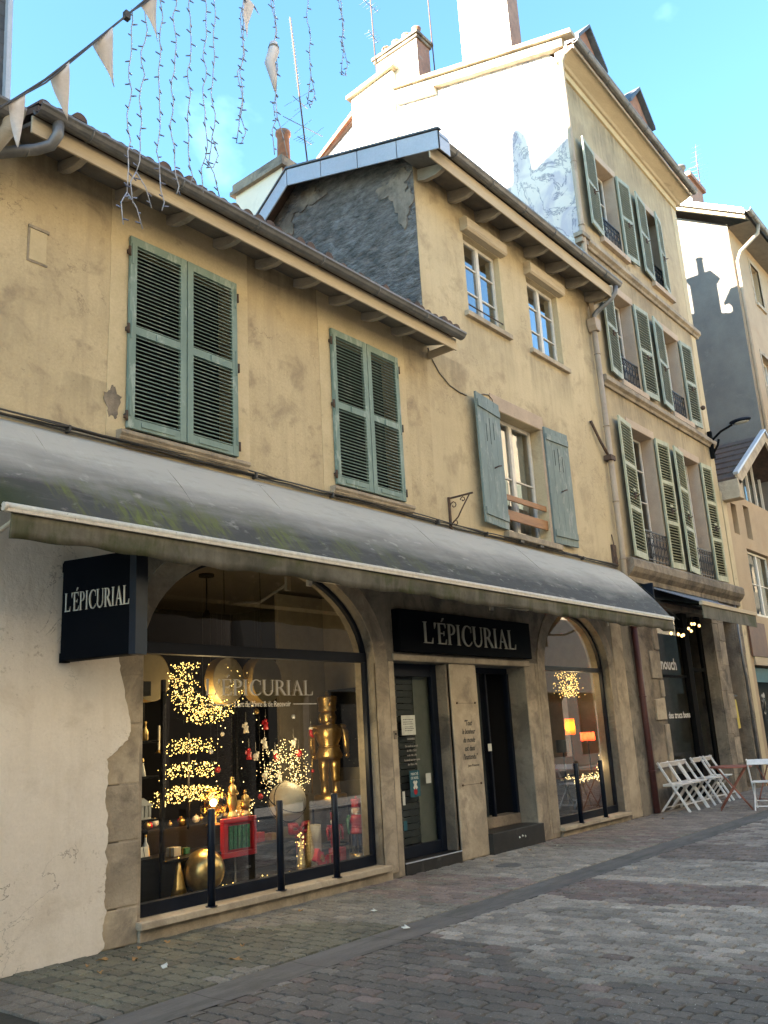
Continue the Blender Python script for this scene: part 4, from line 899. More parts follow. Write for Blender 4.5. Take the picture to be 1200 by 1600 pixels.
W.add(vs, fs, True); o_ = W.build('valance', 'valance', aw); md = o_.modifiers.new('thick', 'SOLIDIFY'); md.thickness = .003
W = MB()
for x in (3.0, 6.9, 10.6, 14.3):
    W.tube([(x, -.02, 3.30), (x+.05, -.55, 3.16), (x, BY+.02, BZ-.02)], .018, 8); W.box(x-.03, x+.03, -.04, 0, 3.22, 3.38); W.build('folding_arm', 'awn_bar', aw); W = MB()
W = MB(); W.tube([(1.8, -.06, 4.20), (15.0, -.06, 4.20)], .045, 10); W.build('roller_tube', 'black', aw)
# cables strung along the wall above the awning
rr = random.Random(12)
W = MB()
for k in range(4):
    pts = []; x = 1.8
    while x < 15.1: pts.append((x, -.02-.012*k, 4.335+.012*math.sin(x*(1.1+.3*k)+k)+.010*k+rr.uniform(-.006, .006))); x += .22
    W.tube(pts, .009, 5)
for x in (11.5, 12.1): W.box(x, x+.10, -.09, 0, 4.33, 4.38)
W.tube([(12.1, -.05, 4.36), (12.6, -.08, 4.40), (13.0, -.06, 4.34), (13.4, -.06, 4.37)], .010, 5)
for x in (3.9, 6.1, 7.3, 9.4, 10.6, 13.6): W.box(x, x+.02, -.07, 0, 4.31, 4.37)
tag(W.build('wire_bundle', 'cable'), 'bundle of dark cables stapled to the ochre wall along the top edge of the awning', 'cable')

# ================================================================ posts in front of the shop windows
def post(x, label, h=.84, z=.16):
    p = thing('guard_post', label, 'post', (x, -.06, z), 0, 'dark posts on the shop window ledges')
    q = MB(); q.tube([(0, 0, 0), (0, 0, h-.01), (0, 0, h)], [.035, .035, .028], 16); q.build('post_tube', 'navy', p, world=False)
    q = MB(); q.lathe([(.055, 0), (.055, .006)], (0, 0, .003), 16); q.build('base_plate', 'navy', p, world=False)
for x, l in ((5.47, 'dark post in front of the gold sphere, leftmost on the ledge of the big window'), (6.33, 'middle dark post on the ledge of the big window, below the cream globe'), (7.13, 'dark post in front of the gold nutcracker, rightmost on the ledge of the big window')): post(x, l)
post(12.54, 'dark post in front of the orange lamp, left one at the small arched window', .87, .135); post(13.36, 'dark post beside the light wreath, right one on the ledge of the small arched window', .87, .135)

# ================================================================ TALL BUILDING
tb = thing('tall_house', 'tall four storey tan house with sage louvred shutters and a sunlit mural gable', 'house', (15.22, 0, 0))
TX0, TX1 = 15.22, 21.40
ROWA = (11.74, 13.84); ROWB = (8.42, 10.56); ROWC = (4.64, 7.45)
OP = [(16.34, 17.44, *ROWA), (19.05, 20.08, *ROWA), (16.36, 17.42, *ROWB), (19.06, 20.08, *ROWB), (16.40, 17.60, *ROWC), (19.18, 20.26, *ROWC)]
W = MB(); wall_grid(W, TX0, TX1+.12, 4.40, 15.5, OP, 0, .42); W.build('facade_wall', 'ochre3', tb)
W = MB(); W.box(15.235, 15.43, -.006, .0, 4.56, 15.45); W.build('corner_band', 'ochre_pale', tb); W = MB(); W.box(21.2, 21.515, -.006, .0, 4.56, 15.0); W.build('corner_band', 'ochre_pale', tb)
SHOP = [(16.42, 18.95, .0, 3.75), (19.55, 20.25, 0.0, 3.75)]
SHOP = [(16.44, 19.5, .02, 3.75), (20.24, 21.1, .02, 3.75)]
W = MB(); wall_grid(W, TX0, TX1+.12, 0, 4.40, SHOP, 0, .42); W.build('ground_floor_wall', 'stone_dirty', tb)
# gable: pentagon with the raised part at the rear
W = MB(); g = TX0-.006; W.add([(g, 0.0, 4), (g, 0, 15.6), (g, .3, 16.05), (g, 4.45, 17.25), (g, 5.8, 17.5), (g, 9.5, 15.5), (g, 9.5, 4)], [tuple(range(6, -1, -1))]); W.build('gable_wall', 'mural', tb)
W = MB(); W.quad((TX1+.12, .42, 0), (TX1+.12, 9.5, 0), (TX1+.12, 9.5, 15), (TX1+.12, 5.5, 17), (TX1+.12, .42, 15)); W.quad((TX1, 9.5, 0), (TX0, 9.5, 0), (TX0, 9.5, 15.5), (TX1, 9.5, 15.5)); W.build('rear_wall', 'ochre3', tb)
# verge mouldings on the gable
W = MB(); W.extx([(-.2, 16.00), (4.4, 17.33), (4.4, 17.10), (.0, 15.83), (-.2, 15.78)], TX0-.16, TX0-.001); W.build('verge_moulding', 'stone_lt', tb, bevel=.01)
W = MB(); W.extx([(-.45, 16.03), (4.4, 17.44), (4.4, 17.335), (-.45, 15.93)], TX0-.24, TX0-.001); W.build('verge_capping', 'stone_lt', tb)
W = MB(); W.extx([(3.2, 17.09), (4.4, 17.09), (4.4, 16.96), (3.2, 16.6)], TX0-.14, TX0-.001); W.box(TX0-.10, TX0+.5, 4.45, 5.85, 12, 18.0); W.build('raised_gable', 'limewash', tb, bevel=.01)
W = MB(); W.extx([(4.35, 18.15), (4.35, 18.05), (5.95, 17.92), (5.95, 18.02)], TX0-.2, TX0+.6); W.build('coping', 'stone_lt', tb)
W = MB(); W.extx([(5.86, 17.55), (8.6, 16.0), (8.6, 15.9), (5.86, 17.42)], TX0-.12, TX0+.3); W.build('rear_verge', 'terra', tb)
# roof
W = MB()
def rq(y0, z0a, z0b, y1, z1a, z1b, d=0): W.quad((TX0-.1, y0, z0a), (TX1+.14, y0, z0b), (TX1+.14, y1, z1b), (TX0-.1, y1, z1a))
rq(-.42, 15.70, 15.28, 5.2, 17.55, 17.2); rq(5.2, 17.55, 17.2, 9.5, 15.6, 15.4); W.build('roof', 'tile', tb)
# cornice: frieze, sloping soffit, gutter
W = MB(); W.box(15.24, TX1+.10, -.07, .0, 14.98, 15.12) if False else W.add([(15.24, -.05, 15.28), (21.5, -.05, 14.86), (21.5, -.05, 15.04), (15.24, -.05, 15.46), (15.24, .0, 15.28), (21.5, .0, 14.86), (21.5, 0, 15.04), (15.24, 0, 15.46)], [(0, 1, 2, 3), (0, 4, 5, 1), (3, 2, 6, 7), (0, 3, 7, 4), (1, 5, 6, 2)]); W.build('frieze', 'ochre_pale', tb, bevel=.01)
W = MB(); pr0 = [(-.0, 15.455), (-.10, 15.46), (-.14, 15.50), (-.40, 15.60), (-.44, 15.60), (-.44, 15.68), (-.0, 15.70)]; n = len(pr0)
W.add([(15.06, y, z) for y, z in pr0]+[(21.62, y, z-.43) for y, z in pr0], [(i, (i+1) % n, (i+1) % n+n, i+n) for i in range(n)]+[tuple(range(n-1, -1, -1)), tuple(range(n, 2*n))]); W.build('cornice_soffit', 'fascia', tb)
W = MB(); half_gutter(W, 15.0, 21.66, -.52, 15.72, .085, 15.28); W.build('gutter', 'zinc', tb)
W = MB(); W.add([(15.05, -.46, 15.56), (21.62, -.46, 15.13), (21.62, -.46, 15.20), (15.05, -.46, 15.64), (15.05, -.44, 15.56), (21.62, -.44, 15.13), (21.62, -.44, 15.20), (15.05, -.44, 15.64)], [(0, 1, 2, 3), (3, 2, 6, 7), (0, 4, 5, 1), (0, 3, 7, 4)]); W.build('eave_board', 'pipe', tb)
# string courses and window stones
for z, x0, x1, d in ((11.17, 15.34, 21.62, .13), (8.12, 15.36, 21.55, .13)):
    W = MB(); W.extx([(0, z+.16), (0, z-.06), (-.05, z-.06), (-.07, z-.01), (-d, z+.03), (-d, z+.12), (-d+.02, z+.145)], x0, x1); W.build('string_course', 'stone', tb, bevel=.004)
W = MB(); W.extx([(0, 4.56), (0, 4.12), (-.06, 4.12), (-.06, 4.22), (-.15, 4.30), (-.20, 4.38), (-.20, 4.52), (-.17, 4.56)], 15.36, 21.6); W.build('string_course', 'stone_dirty', tb, bevel=.006)
for (a, b, c, d) in OP:
    W = MB(); W.box(a-.10, b+.10, -.012, .10, d, d+.17); W.build('lintel', 'stone_pink', tb, bevel=.006)
    if c > 5: W = MB(); W.box(a-.12, b+.12, -.10, .12, c-.13, c-.001); W.build('window_sill', 'stone_pink', tb, bevel=.006)
    W = MB(); W.box(b-.012, b+.001, .0, .41, c, d); W.box(a, b, .0, .40, d-.004, d-.001); W.build('window_reveal', 'stone_pink', tb)
    f = casement(tb, a+.03, b-.03, c, d-.02, .26, bars=3 if c < 5 else 2, glass='glass_tall', back='curtain_dk', w=.05)
    # wrought-iron guard
    g = MB(); zt = c+.62; y = .02 if c > 5 else -.02
    g.box(a, b, y, y+.03, zt, zt+.03); g.box(a, b, y+.005, y+.025, c+.04, c+.06); g.box(a, b, y+.005, y+.025, c+.50, c+.515)
    n = 7
    for i in range(n+1): x = a+.02+(b-a-.04)*i/n; g.box(x-.007, x+.007, y+.005, y+.02, c, zt)
    for i in range(n):
        x = a+.02+(b-a-.04)*(i+.5)/n; g.torus((x, y+.013, c+.56), .032, .006, 10, 5, 'y'); g.torus((x, y+.013, c+.16), .036, .007, 10, 5, 'y'); g.torus((x, y+.013, c+.36), .036, .007, 10, 5, 'y')
        g.tube([(x-.05, y+.013, c+.1), (x+.01, y+.013, c+.2), (x-.01, y+.013, c+.32), (x+.05, y+.013, c+.46)], .006, 4)
    g.build('window_guard', 'iron', tb)
def lshut(x, z, w, h, ang, flip, panels, mat, pitch=.062, y=-.035):
    l = louvre(w, h, panels, .038, .06, pitch, (.13, .10), 12)
    mt = Matrix.Translation((x, y, z))@Matrix.Rotation(ang, 4, 'Z')
    if flip: mt = mt@Matrix.Scale(-1, 4, (1, 0, 0))
    l.box(w*.4, w*.6, -.055, -.038, h*.47, h*.49); l.xf(mt)
    if flip: l.f = [tuple(reversed(q)) for q in l.f]
    s = l.build('shutter', mat, tb); bk = MB(); bk.box(.05, w-.05, .002, .006, .1, h-.08); bk.xf(mt); bk.build('slat_gap_shade', 'gap_shade', s)  # added dark sheet behind the slats: painted shade for the gaps
    k = MB(); k.xf(Matrix.Identity(4)); k.tube([(0, 0, 0), (.04, -.04, .0), (.09, -.05, .03)], .012, 6); k.box(-.02, .02, -.01, .02, -.06, .06); k.xf(Matrix.Translation(mt@Vector((w*.5, -.055, h*.44)))); k.build('latch', 'rust', s)
    return s
A, B_, C_ = ROWA, ROWB, ROWC; hA, hB, hC = 2.12, 2.16, 2.84
lshut(16.33, A[0]-.01, .74, hA, R(7), True, 2, 'shut_t'); lshut(17.46, A[0]-.01, .60, hA, R(-4), False, 2, 'shut_t')
lshut(19.04, A[0]-.01, .72, hA, R(6), True, 2, 'shut_t'); lshut(20.10, A[0]-.01, .62, hA, R(10), True, 2, 'shut_t', y=-.0)
lshut(16.34, B_[0]-.01, .66, hB, R(6), True, 2, 'shut_t'); lshut(17.45, B_[0]-.01, .66, hB, R(-3), False, 2, 'shut_t')
lshut(19.03, B_[0]-.01, .72, hB, R(6), True, 2, 'shut_t'); lshut(20.10, B_[0]-.01, .62, hB, R(-4), False, 2, 'shut_t')
lshut(16.38, C_[0]-.02, .74, hC, R(6), True, 3, 'shut_ye'); lshut(17.62, C_[0]-.02, .60, hC, R(-4), False, 3, 'shut_ye')
lshut(19.16, C_[0]-.02, .72, hC, R(6), True, 3, 'shut_ye'); lshut(20.28, C_[0]-.02, .58, hC, R(-4), False, 3, 'shut_ye')
# downpipe of the tall house
W = MB(); W.tube([(15.06, -.30, 15.70), (15.10, -.12, 15.45), (15.14, -.09, 15.25), (15.17, -.08, 11.5), (15.17, -.08, 9.3)], .055, 12)
for z in (14.6, 13.0, 11.5): W.torus((15.16, -.085, z), .058, .011, 16, 6)
W.build('downpipe', 'pipe', tb)
W = MB(); W.box(15.0, 15.36, -.16, .05, 11.20, 11.30); W.box(15.04, 15.34, -.12, .05, 11.08, 11.20); W.build('corbel', 'stone', tb, bevel=.01)
# dormers
for dx, lb in ((17.0, ''), (19.85, '')):
    W = MB(); yf = .05; W.box(dx-.50, dx+.50, yf, 2.2, 15.8, 16.95); W.build('dormer_cheek', 'stone_dirty', tb)
    W = MB(); W.box(dx-.36, dx+.36, yf-.02, yf-.001, 16.0, 16.85); W.build('dormer_window', 'dark_room', tb)
    W = MB(); W.ext([(dx-.66, 16.93), (dx, 17.62), (dx+.66, 16.93)], yf-.02, 2.3); W.build('dormer_gable', 'terra', tb)
    W = MB(); W.ext([(dx-.76, 16.86), (dx, 17.66), (dx+.76, 16.86), (dx+.76, 16.96), (dx, 17.76), (dx-.76, 16.96)], yf-.16, 2.4); W.build('dormer_roof', 'slate', tb)
# chimneys of the tall house
def chimney(par, x0, x1, y0, y1, z0, z1, pots, mat='brick', capmat='stone_dirty', side=None, ph=.38):
    W = MB(); W.box(x0, x1, y0, y1, z0, z1); c = W.build('chimney', mat, par)
    if side: MB().quad((x0-.004, y0+.0, z0), (x0-.004, y0, z1), (x0-.004, y1, z1), (x0-.004, y1, z0)).build('rendered_side', side, c)
    W = MB(); W.box(x0-.09, x1+.09, y0-.09, y1+.09, z1, z1+.09); W.box(x0-.05, x1+.05, y0-.05, y1+.05, z1-.09, z1-.001); W.build('chimney_cap', capmat, c, bevel=.01)
    for i in range(pots):
        y = y0+(y1-y0)*(i+.5)/pots; W = MB(); r_ = .11; W.lathe([(r_*1.1, 0), (r_, .06), (r_*.9, ph-.06), (r_*1.12, ph-.03), (r_*1.12, ph), (r_*.7, ph), (r_*.7, ph-.1)], ((x0+x1)/2, y, z1+.09), 14); W.build('chimney_pot', 'terra', c)
    return c
chimney(tb, 15.26, 15.80, 3.72, 5.05, 16.4, 18.72, 4, side='limewash')
chimney(tb, 15.26, 15.78, 1.1, 2.42, 16.0, 19.3, 4, side='limewash')
chimney(tb, 20.75, 21.3, 2.45, 3.1, 15.6, 17.7, 1, ph=.7)
chimney(tb, 21.0, 21.25, 1.7, 1.95, 15.6, 16.6, 0)
# ground floor of the tall house: stone piers, cafe front
rr = random.Random(31)
def pier(x0, x1, y0=-.03, top=3.75, mat=('stone', 'stone_dirty', 'stone_lt')):
    z = 0; k = 0
    while z < top-.1:
        hh = min(rr.uniform(.38, .62), top-z); W = MB(); W.box(x0-rr.uniform(0, .015), x1+rr.uniform(0, .015), y0-rr.uniform(0, .012), .38, z+.003, z+hh-.003); W.build('pier_stone', mat[k % len(mat)], tb, bevel=.007); z += hh; k += 1
pier(19.52, 19.86, mat=('stone_dirty',)); pier(19.87, 20.22, mat=('stone_dirty', 'stone')); pier(21.12, 21.50, mat=('stone_dirty',))
for (x0, z0, x1, z1, m_) in ((15.93, 2.34, 16.40, 2.86, 'stone'), (15.93, 1.58, 16.38, 1.98, 'stone_lt'), (16.22, .0, 16.435, 1.5, 'stone'), (16.25, 2.0, 16.43, 2.32, 'stone'), (16.2, 2.88, 16.43, 3.7, 'stone')):
    W = MB(); W.ext([(x0+rr.uniform(0, .03), z0), (x1, z0+rr.uniform(0, .02)), (x1, z1), (x0+rr.uniform(0, .03), z1-rr.uniform(0, .03))], -.035, .01); W.build('bare_stone', m_, tb, bevel=.012)
W = MB(); y = .22; W.box(16.44, 16.50, y, y+.06, .05, 3.75); W.box(18.30, 18.56, y-.06, y+.06, .05, 3.75); W.box(19.34, 19.5, y, y+.06, .05, 3.75); W.box(16.5, 18.30, y, y+.05, 2.40, 2.45); W.box(16.5, 18.30, y, y+.05, .05, .55); W.box(18.56, 19.34, y, y+.05, 2.55, 2.62); W.box(18.56, 19.34, y, y+.05, .05, .2)
cf = W.build('cafe_front', 'black', tb, bevel=.004)
G = MB(); G.quad((16.5, y+.03, .55), (18.30, y+.03, .55), (18.30, y+.03, 3.75), (16.5, y+.03, 3.75)); G.quad((18.56, y+.03, .2), (19.34, y+.03, .2), (19.34, y+.03, 3.75), (18.56, y+.03, 3.75)); G.build('cafe_glass', 'glass_cafe', cf)
ftext('cafe_lettering', 'nouch', .32, (17.46, y+.024, 2.56), 'decal_w', cf, .80, bold=.008)
ftext('cafe_lettering', 'des trucs bons', .18, (17.68, y+.024, 1.60), 'decal_w', cf, 1.12, bold=.004)
room(tb, 15.6, 19.6, .43, 3.4, .03, 3.8, 'cream_room')
W = MB(); W.box(16.2, 19.4, 1.2, 1.7, .05, 1.1); W.box(16.2, 19.4, 3.0, 3.3, 1.3, 1.35); W.build('cafe_counter', 'dark_wood', tb)
W = MB(); W.box(20.24, 21.1, .30, .36, .02, 3.75); W.build('dark_door', 'black', tb); W = MB(); W.box(20.34, 20.56, -.002, .012, 2.0, 2.04); W.build('door_bar', 'iron', tb)
W = MB(); W.obox((20.30, -.02, 1.62), .16, .02, .62, (0, R(-4), 0)); W.build('yellow_notice', plain('yellow_notice_paint', (.55, .42, .05), .6), tb)
W = MB(); W.tube([(21.15, -.06, 4.1), (21.16, -.06, 2.6), (21.2, -.06, 2.5), (21.2, -.06, .1)], .03, 8); W.build('service_pipe', 'zinc', tb)
# cafe awning
ca = thing('cafe_awning', 'folded out blue grey awning with a cream bar over the cafe window', 'awning', (17.8, 0, 4.0))
W = MB(); W.box(15.9, 19.6, -.22, -.01, 3.84, 4.05); W.box(15.86, 15.9, -.30, 0, 3.74, 4.10); W.build('cassette', 'navy', ca, bevel=.02)
W = MB(); W.add([(16.0, -.20, 4.02), (19.5, -.20, 4.02), (19.3, -1.02, 3.66), (16.2, -1.02, 3.66), (16.0, -.20, 4.03), (19.5, -.20, 4.03), (19.3, -1.02, 3.67), (16.2, -1.02, 3.67)], [(0, 1, 2, 3), (4, 7, 6, 5), (0, 3, 7, 4), (1, 5, 6, 2), (0, 4, 5, 1), (3, 2, 6, 7)]); W.build('awning_cloth', 'awn2', ca)
W = MB(); W.box(16.18, 19.32, -1.07, -1.0, 3.60, 3.68); W.build('front_bar', 'fascia', ca, bevel=.01)
W = MB(); W.box(16.2, 19.3, -1.045, -1.035, 3.36, 3.60); W.build('valance', 'valance', ca)
W = MB(); 
for x in (16.6, 18.9): W.tube([(x, -.1, 3.85), (x+.2, -.6, 3.72), (x, -1.0, 3.64)], .02, 8); W.build('folding_arm', 'black', ca); W = MB()
# bulbs strung under the cafe awning
fl = thing('bulb_string', 'sagging string of warm lit filament bulbs under the cafe awning', 'string lights', (17, -.4, 3.4))
pts = [(15.65, -.35, 3.75), (15.9, -.45, 3.38), (16.3, -.5, 3.24), (16.6, -.5, 3.24), (16.9, -.5, 3.36), (17.2, -.5, 3.48), (17.6, -.5, 3.50), (18.2, -.45, 3.6)]
W = MB(); W.tube(pts, .008, 5); W.build('cord', 'black', fl)
for p in ((15.62, -.37, 3.63), (15.92, -.5, 3.12), (16.27, -.5, 3.12), (16.43, -.5, 3.10), (16.52, -.5, 3.12), (16.83, -.5, 3.26), (16.95, -.5, 3.22), (17.02, -.5, 3.36), (17.17, -.5, 3.37), (17.42, -.5, 3.35)):
    W = MB(); W.ball(p, .024, 10, 1, 1, 1.25); b_ = W.build('bulb', 'lit_bulb', fl); W = MB(); W.tube([(p[0], p[1], p[2]+.04), (p[0], p[1], p[2]+.13)], .014, 6); W.build('bulb_socket', 'black', b_)
# street lamp on the corner of the tall house
lp = thing('street_lamp', 'dark wall mounted street lamp reaching out from the corner of the tall house', 'street lamp', (21.25, -.02, 8.12))
W = MB(); W.box(-.04, .04, -.10, -.0, -.35, .35); W.tube([(0, -.05, -.25), (0, -.20, -.05), (0, -.25, .1)], .03, 8); W.tube([(0, -.07, .1), (.0, -.32, .28), (.0, -.62, .38)], .028, 10); W.build('arm', 'black', lp, world=False)
W = MB(); W.ball((0, -.82, .43), .17, 18, .75, 1.6, .40); W.build('lamp_head', 'navy', lp, world=False)
W = MB(); W.ball((0, -.84, .39), .13, 16, .75, 1.4, .36); W.build('lens', 'globe_w', lp, world=False)
W = MB(); W.ball((20.9, -.12, 9.0), .06, 10); W.tube([(20.9, 0, 9.05), (20.9, -.12, 9.0)], .02, 6); W.tube([(20.92, -.01, 9.0), (20.94, -.01, 8.5)], .008, 5); W.build('wall_sensor', 'rust', tb)

# ================================================================ FAR BUILDINGS
lb_ = thing('low_house', 'low orange rendered building with a tiled glazed gable between the two tall houses', 'house', (21.55, 0, 0))
HO = [(22.30, 22.72, 6.05, 6.85), (23.3, 23.85, 5.5, 6.9), (23.05, 25.0, 3.95, 6.0), (22.25, 26.0, .3, 3.3)]
W = MB(); wall_grid(W, 21.545, 26.2, 0, 7.15, [(22.30, 22.72, 6.05, 6.85), (23.3, 23.75, 6.05, 6.95), (23.05, 25.0, 4.0, 5.75), (22.2, 26.0, .3, 2.75)], .02, .4); W.build('facade_wall', 'far_ochre', lb_)
W = MB(); W.box(21.55, 21.85, -.02, .02, 0, 7.0); W.build('corner_pilaster', 'ochre_pale', lb_)
W = MB(); W.quad((22, .4, 5.5), (24.5, .4, 5.5), (24.5, .4, 7), (22, .4, 7)); W.quad((22, .39, 0), (26.1, .39, 0), (26.1, .39, 5.9), (22, .39, 5.9)); W.build('dark_window', 'dark_room', lb_)
casement(lb_, 23.07, 24.98, 4.02, 5.73, .12, bars=1, glass='glass_shop', back='curtain')
W = MB(); W.box(22.2, 26.0, -.03, .02, 2.75, 2.95); W.build('shop_beam', 'fascia', lb_); W = MB(); W.box(22.05, 23.3, -.04, .0, 2.96, 3.8); W.build('wood_panel', 'brown_panel', lb_)
W = MB(); W.box(22.25, 26.0, .10, .12, 2.35, 2.7); W.build('shop_blind', 'teal', lb_)
MB().quad((22.2, .2, .3), (26, .2, .3), (26, .2, 2.75), (22.2, .2, 2.75)).build('shop_glass', 'glass_shop', lb_)
W = MB(); rr = random.Random(5)
for i in range(14): a = i*.9; W.lathe([(.07, 0), (.07, .002)], (22.95+.16*math.cos(a)*(i/14), .17, 1.85+.03*i-.2), 7, ax='y')
W.build('window_drawing', 'decal', lb_)
# glazed gable and its roof
W = MB(); p = [(21.9, 7.15), (24.7, 8.95), (26.19, 8.0), (26.19, 7.15)]; W.ext(p, .25, .27); W.build('gable_glass', 'glass_shop', lb_); W = MB(); W.ext([(21.9, 7.15), (24.7, 8.95), (26.19, 8.0), (26.19, 7.15)], .5, .52); W.build('dark_back', 'curtain', lb_)
W = MB()
for x in (22.3, 22.9, 23.5, 24.1, 24.7, 25.3, 25.9): zt = 7.15+(x-21.9)/2.8*1.8 if x < 24.7 else 8.95-(x-24.7)*.64; W.box(x-.03, x+.03, .18, .24, 7.15, zt)
W.box(21.9, 26.19, .17, .25, 7.15, 7.22); W.build('glazing_bar', 'white_frame', lb_)
W = MB(); n = 7
for i in range(n):   # tile courses stepping up the left slope
    t0, t1 = i/n, (i+1.15)/n; xa, xb = 21.65+3.05*t0, 21.65+3.05*min(1, t1); za, zb = 7.27+1.85*t0, 7.27+1.85*min(1, t1)
    y = -.42
    while y < 4: W.add([(xa, y, za+.045), (xa, y+.2, za+.045), (xb, y+.2, zb), (xb, y, zb), (xa, y, za-.01), (xa, y+.2, za-.01)], [(0, 3, 2, 1), (0, 1, 5, 4)]); y += .205
W.quad((21.65, -.4, 7.25), (21.65, 4.0, 7.25), (24.7, 4.0, 9.1), (24.7, -.4, 9.1)); W.quad((24.7, -.4, 9.1), (24.7, 4, 9.1), (26.2, 4, 8.15), (26.2, -.4, 8.15)); W.build('roof', 'tile', lb_)
W = MB(); W.ext([(21.75, 7.10), (24.7, 8.90), (26.2, 7.95), (26.2, 8.22), (24.7, 9.20), (21.62, 7.34)], -.46, -.40); W.build('bargeboard', 'stone_lt', lb_)
W = MB(); W.ext([(21.60, 7.345), (24.7, 9.215), (26.2, 8.235), (26.2, 8.28), (24.7, 9.27), (21.56, 7.40)], -.5, -.38); W.build('verge_capping', 'zinc_lt', lb_)
W = MB(); W.box(21.60, 21.95, -.46, .02, 6.76, 7.24); W.build('eave_box', 'stone_lt', lb_, bevel=.01)
W = MB(); W.quad((21.75, -.42, 7.08), (24.7, -.42, 8.88), (24.7, .2, 8.88), (21.75, .2, 7.08)); W.build('soffit', 'curtain_w', lb_)
fb = thing('corner_house', 'tall orange house at the far right with a chimney shadow on its gable', 'house', (26.2, 0, 0))
FW = [(28.1, 29.0, 14.6, 16.05), (27.55, 28.75, 10.4, 12.6), (27.55, 28.75, 6.2, 8.6), (30.2, 31.4, 10.4, 12.6), (30.2, 31.4, 14.6, 16.0), (30.2, 31.4, 6.2, 8.6)]
W = MB(); wall_grid(W, 26.2, 40, 0, 16.6, FW, -.04, .35); W.build('facade_wall', 'far_ochre', fb)
W = MB(); W.add([(26.195, -.04, 0), (26.195, -.04, 16.55), (26.195, 4.2, 19.3), (26.195, 8, 17), (26.195, 8, 0)], [(4, 3, 2, 1, 0)]); W.build('gable_wall', 'cement_warm', fb)
W = MB(); W.add([(25.6, -.75, 16.55), (40, -.75, 16.55), (40, 4.2, 19.6), (25.6, 4.2, 19.6)], [(0, 1, 2, 3)]); W.quad((25.6, 4.2, 19.6), (40, 4.2, 19.6), (40, 9, 16.5), (25.6, 9, 16.5)); W.build('roof', 'tile', fb)
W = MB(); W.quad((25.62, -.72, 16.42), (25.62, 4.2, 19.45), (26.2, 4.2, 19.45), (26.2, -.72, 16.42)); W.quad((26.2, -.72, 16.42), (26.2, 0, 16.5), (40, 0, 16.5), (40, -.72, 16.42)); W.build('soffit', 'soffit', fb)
W = MB(); W.extx([(-.75, 16.56), (4.2, 19.61), (4.2, 19.43), (-.75, 16.38)], 25.56, 25.62); W.build('verge_board', 'zinc_lt', fb); W = MB(); W.extx([(-.72, 16.35), (4.2, 19.38), (4.2, 19.28), (-.72, 16.25)], 25.66, 25.74); W.build('verge_batten', 'fascia', fb)
W = MB(); half_gutter(W, 25.6, 39, -.85, 16.5, .085); W.build('gutter', 'zinc', fb)
W = MB(); W.tube([(26.6, -.85, 16.4), (26.55, -.8, 16.1), (26.35, -.25, 15.6), (26.32, -.13, 15.3), (26.3, -.12, 7)], .055, 10); W.build('downpipe', 'pipe', fb)
for (a, b, c, d) in FW:
    W = MB(); W.box(a-.12, a, -.055, .0, c-.1, d+.12); W.box(b, b+.12, -.055, .0, c-.1, d+.12); W.box(a, b, -.055, .0, d, d+.12); W.box(a-.02, b+.02, -.10, .0, c-.12, c); W.build('window_surround', 'stone_lt', fb)
    casement(fb, a, b, c, d, .15, bars=1 if d-c < 1.6 else 2, back='curtain_w')
for a, b, c in ((27.55, 28.75, 10.4), (27.55, 28.75, 6.2)):
    g = MB(); g.box(a, b, -.42, -.40, c+.9, c+.93); g.box(a, b, -.42, -.40, c-.05, c-.02); g.box(a, b, -.42, -.05, c-.08, c-.05)
    for i in range(13): x = a+(b-a)*i/12; g.box(x-.008, x+.008, -.42, -.405, c-.05, c+.9)
    g.bar((a, -.41, c+.915), (a, -.04, c+.915), .02); g.build('balcony_rail', 'iron', fb)
W = MB(); W.box(27.3, 28.6, 1.2, 2.25, 16, 19.5); c3 = W.build('chimney', 'brick', fb); MB().quad((27.295, 1.2, 16), (27.295, 1.2, 19.3), (27.295, 2.25, 19.3), (27.295, 2.25, 16)).build('rendered_side', 'far_lime', c3)
W = MB(); W.box(27.2, 28.7, 1.1, 2.35, 19.5, 19.66); W.build('chimney_cap', 'brick', c3); W = MB(); W.lathe([(.16, 0), (.16, .45), (.22, .46), (.22, .52), (.12, .53)], (27.6, 1.55, 19.66), 12); W.build('chimney_pot', 'zinc', c3)

# ================================================================ NEIGHBOUR AT THE LEFT, unseen wing added to cast a shadow, row opposite
nb = thing('slate_roofed_house', 'ochre house at the far left edge, only its steep slate roof and eave showing', 'house', (-4, 0, 0))
W = MB(); wall_grid(W, -14, 1.6, 0, 7.0, [(-2, -1, 4.5, 6.5), (-6, -5, 4.5, 6.5), (-3, -1, 0, 2.6), (-10, -7, 0.3, 2.6)], .0, .3); W.build('facade_wall', 'ochre', nb)
W = MB(); W.quad((-14, .3, 0), (1.6, .3, 0), (1.6, .3, 7), (-14, .3, 7)); W.build('dark_window', 'dark_room', nb)
W = MB(); W.extx([(-.36, 6.98), (-.12, 12.2), (0.4, 12.6), (9, 12.6), (9, 0), (.5, 0), (.5, 6.98)], -14, 1.9); W.build('attic_storey', 'slate', nb)
W = MB()
for i in range(34):      # slate courses
    z = 7.0+i*.15; t = (z-6.98)/5.2; y = -.36+.24*t; x = 1.0-(i % 2)*.09
    while x < 2.97: W.obox((min(x+.09, 2.89), y-.012, z+.075), .172, .012, .165, (R(-4), 0, 0)); x += .18
W.build('slate_hanging', 'slate', nb)
W = MB(); W.extx([(-.345, 6.98), (-.10, 12.2), (.4, 12.2), (.4, 6.98)], 1.9, 2.965); W.build('attic_side', 'soffit', nb)
W = MB(); W.extx([(-.44, 6.95), (-.17, 12.2), (-.06, 12.2), (-.33, 6.95)], 2.975, 3.02); W.build('verge_board', 'zinc_lt', nb)
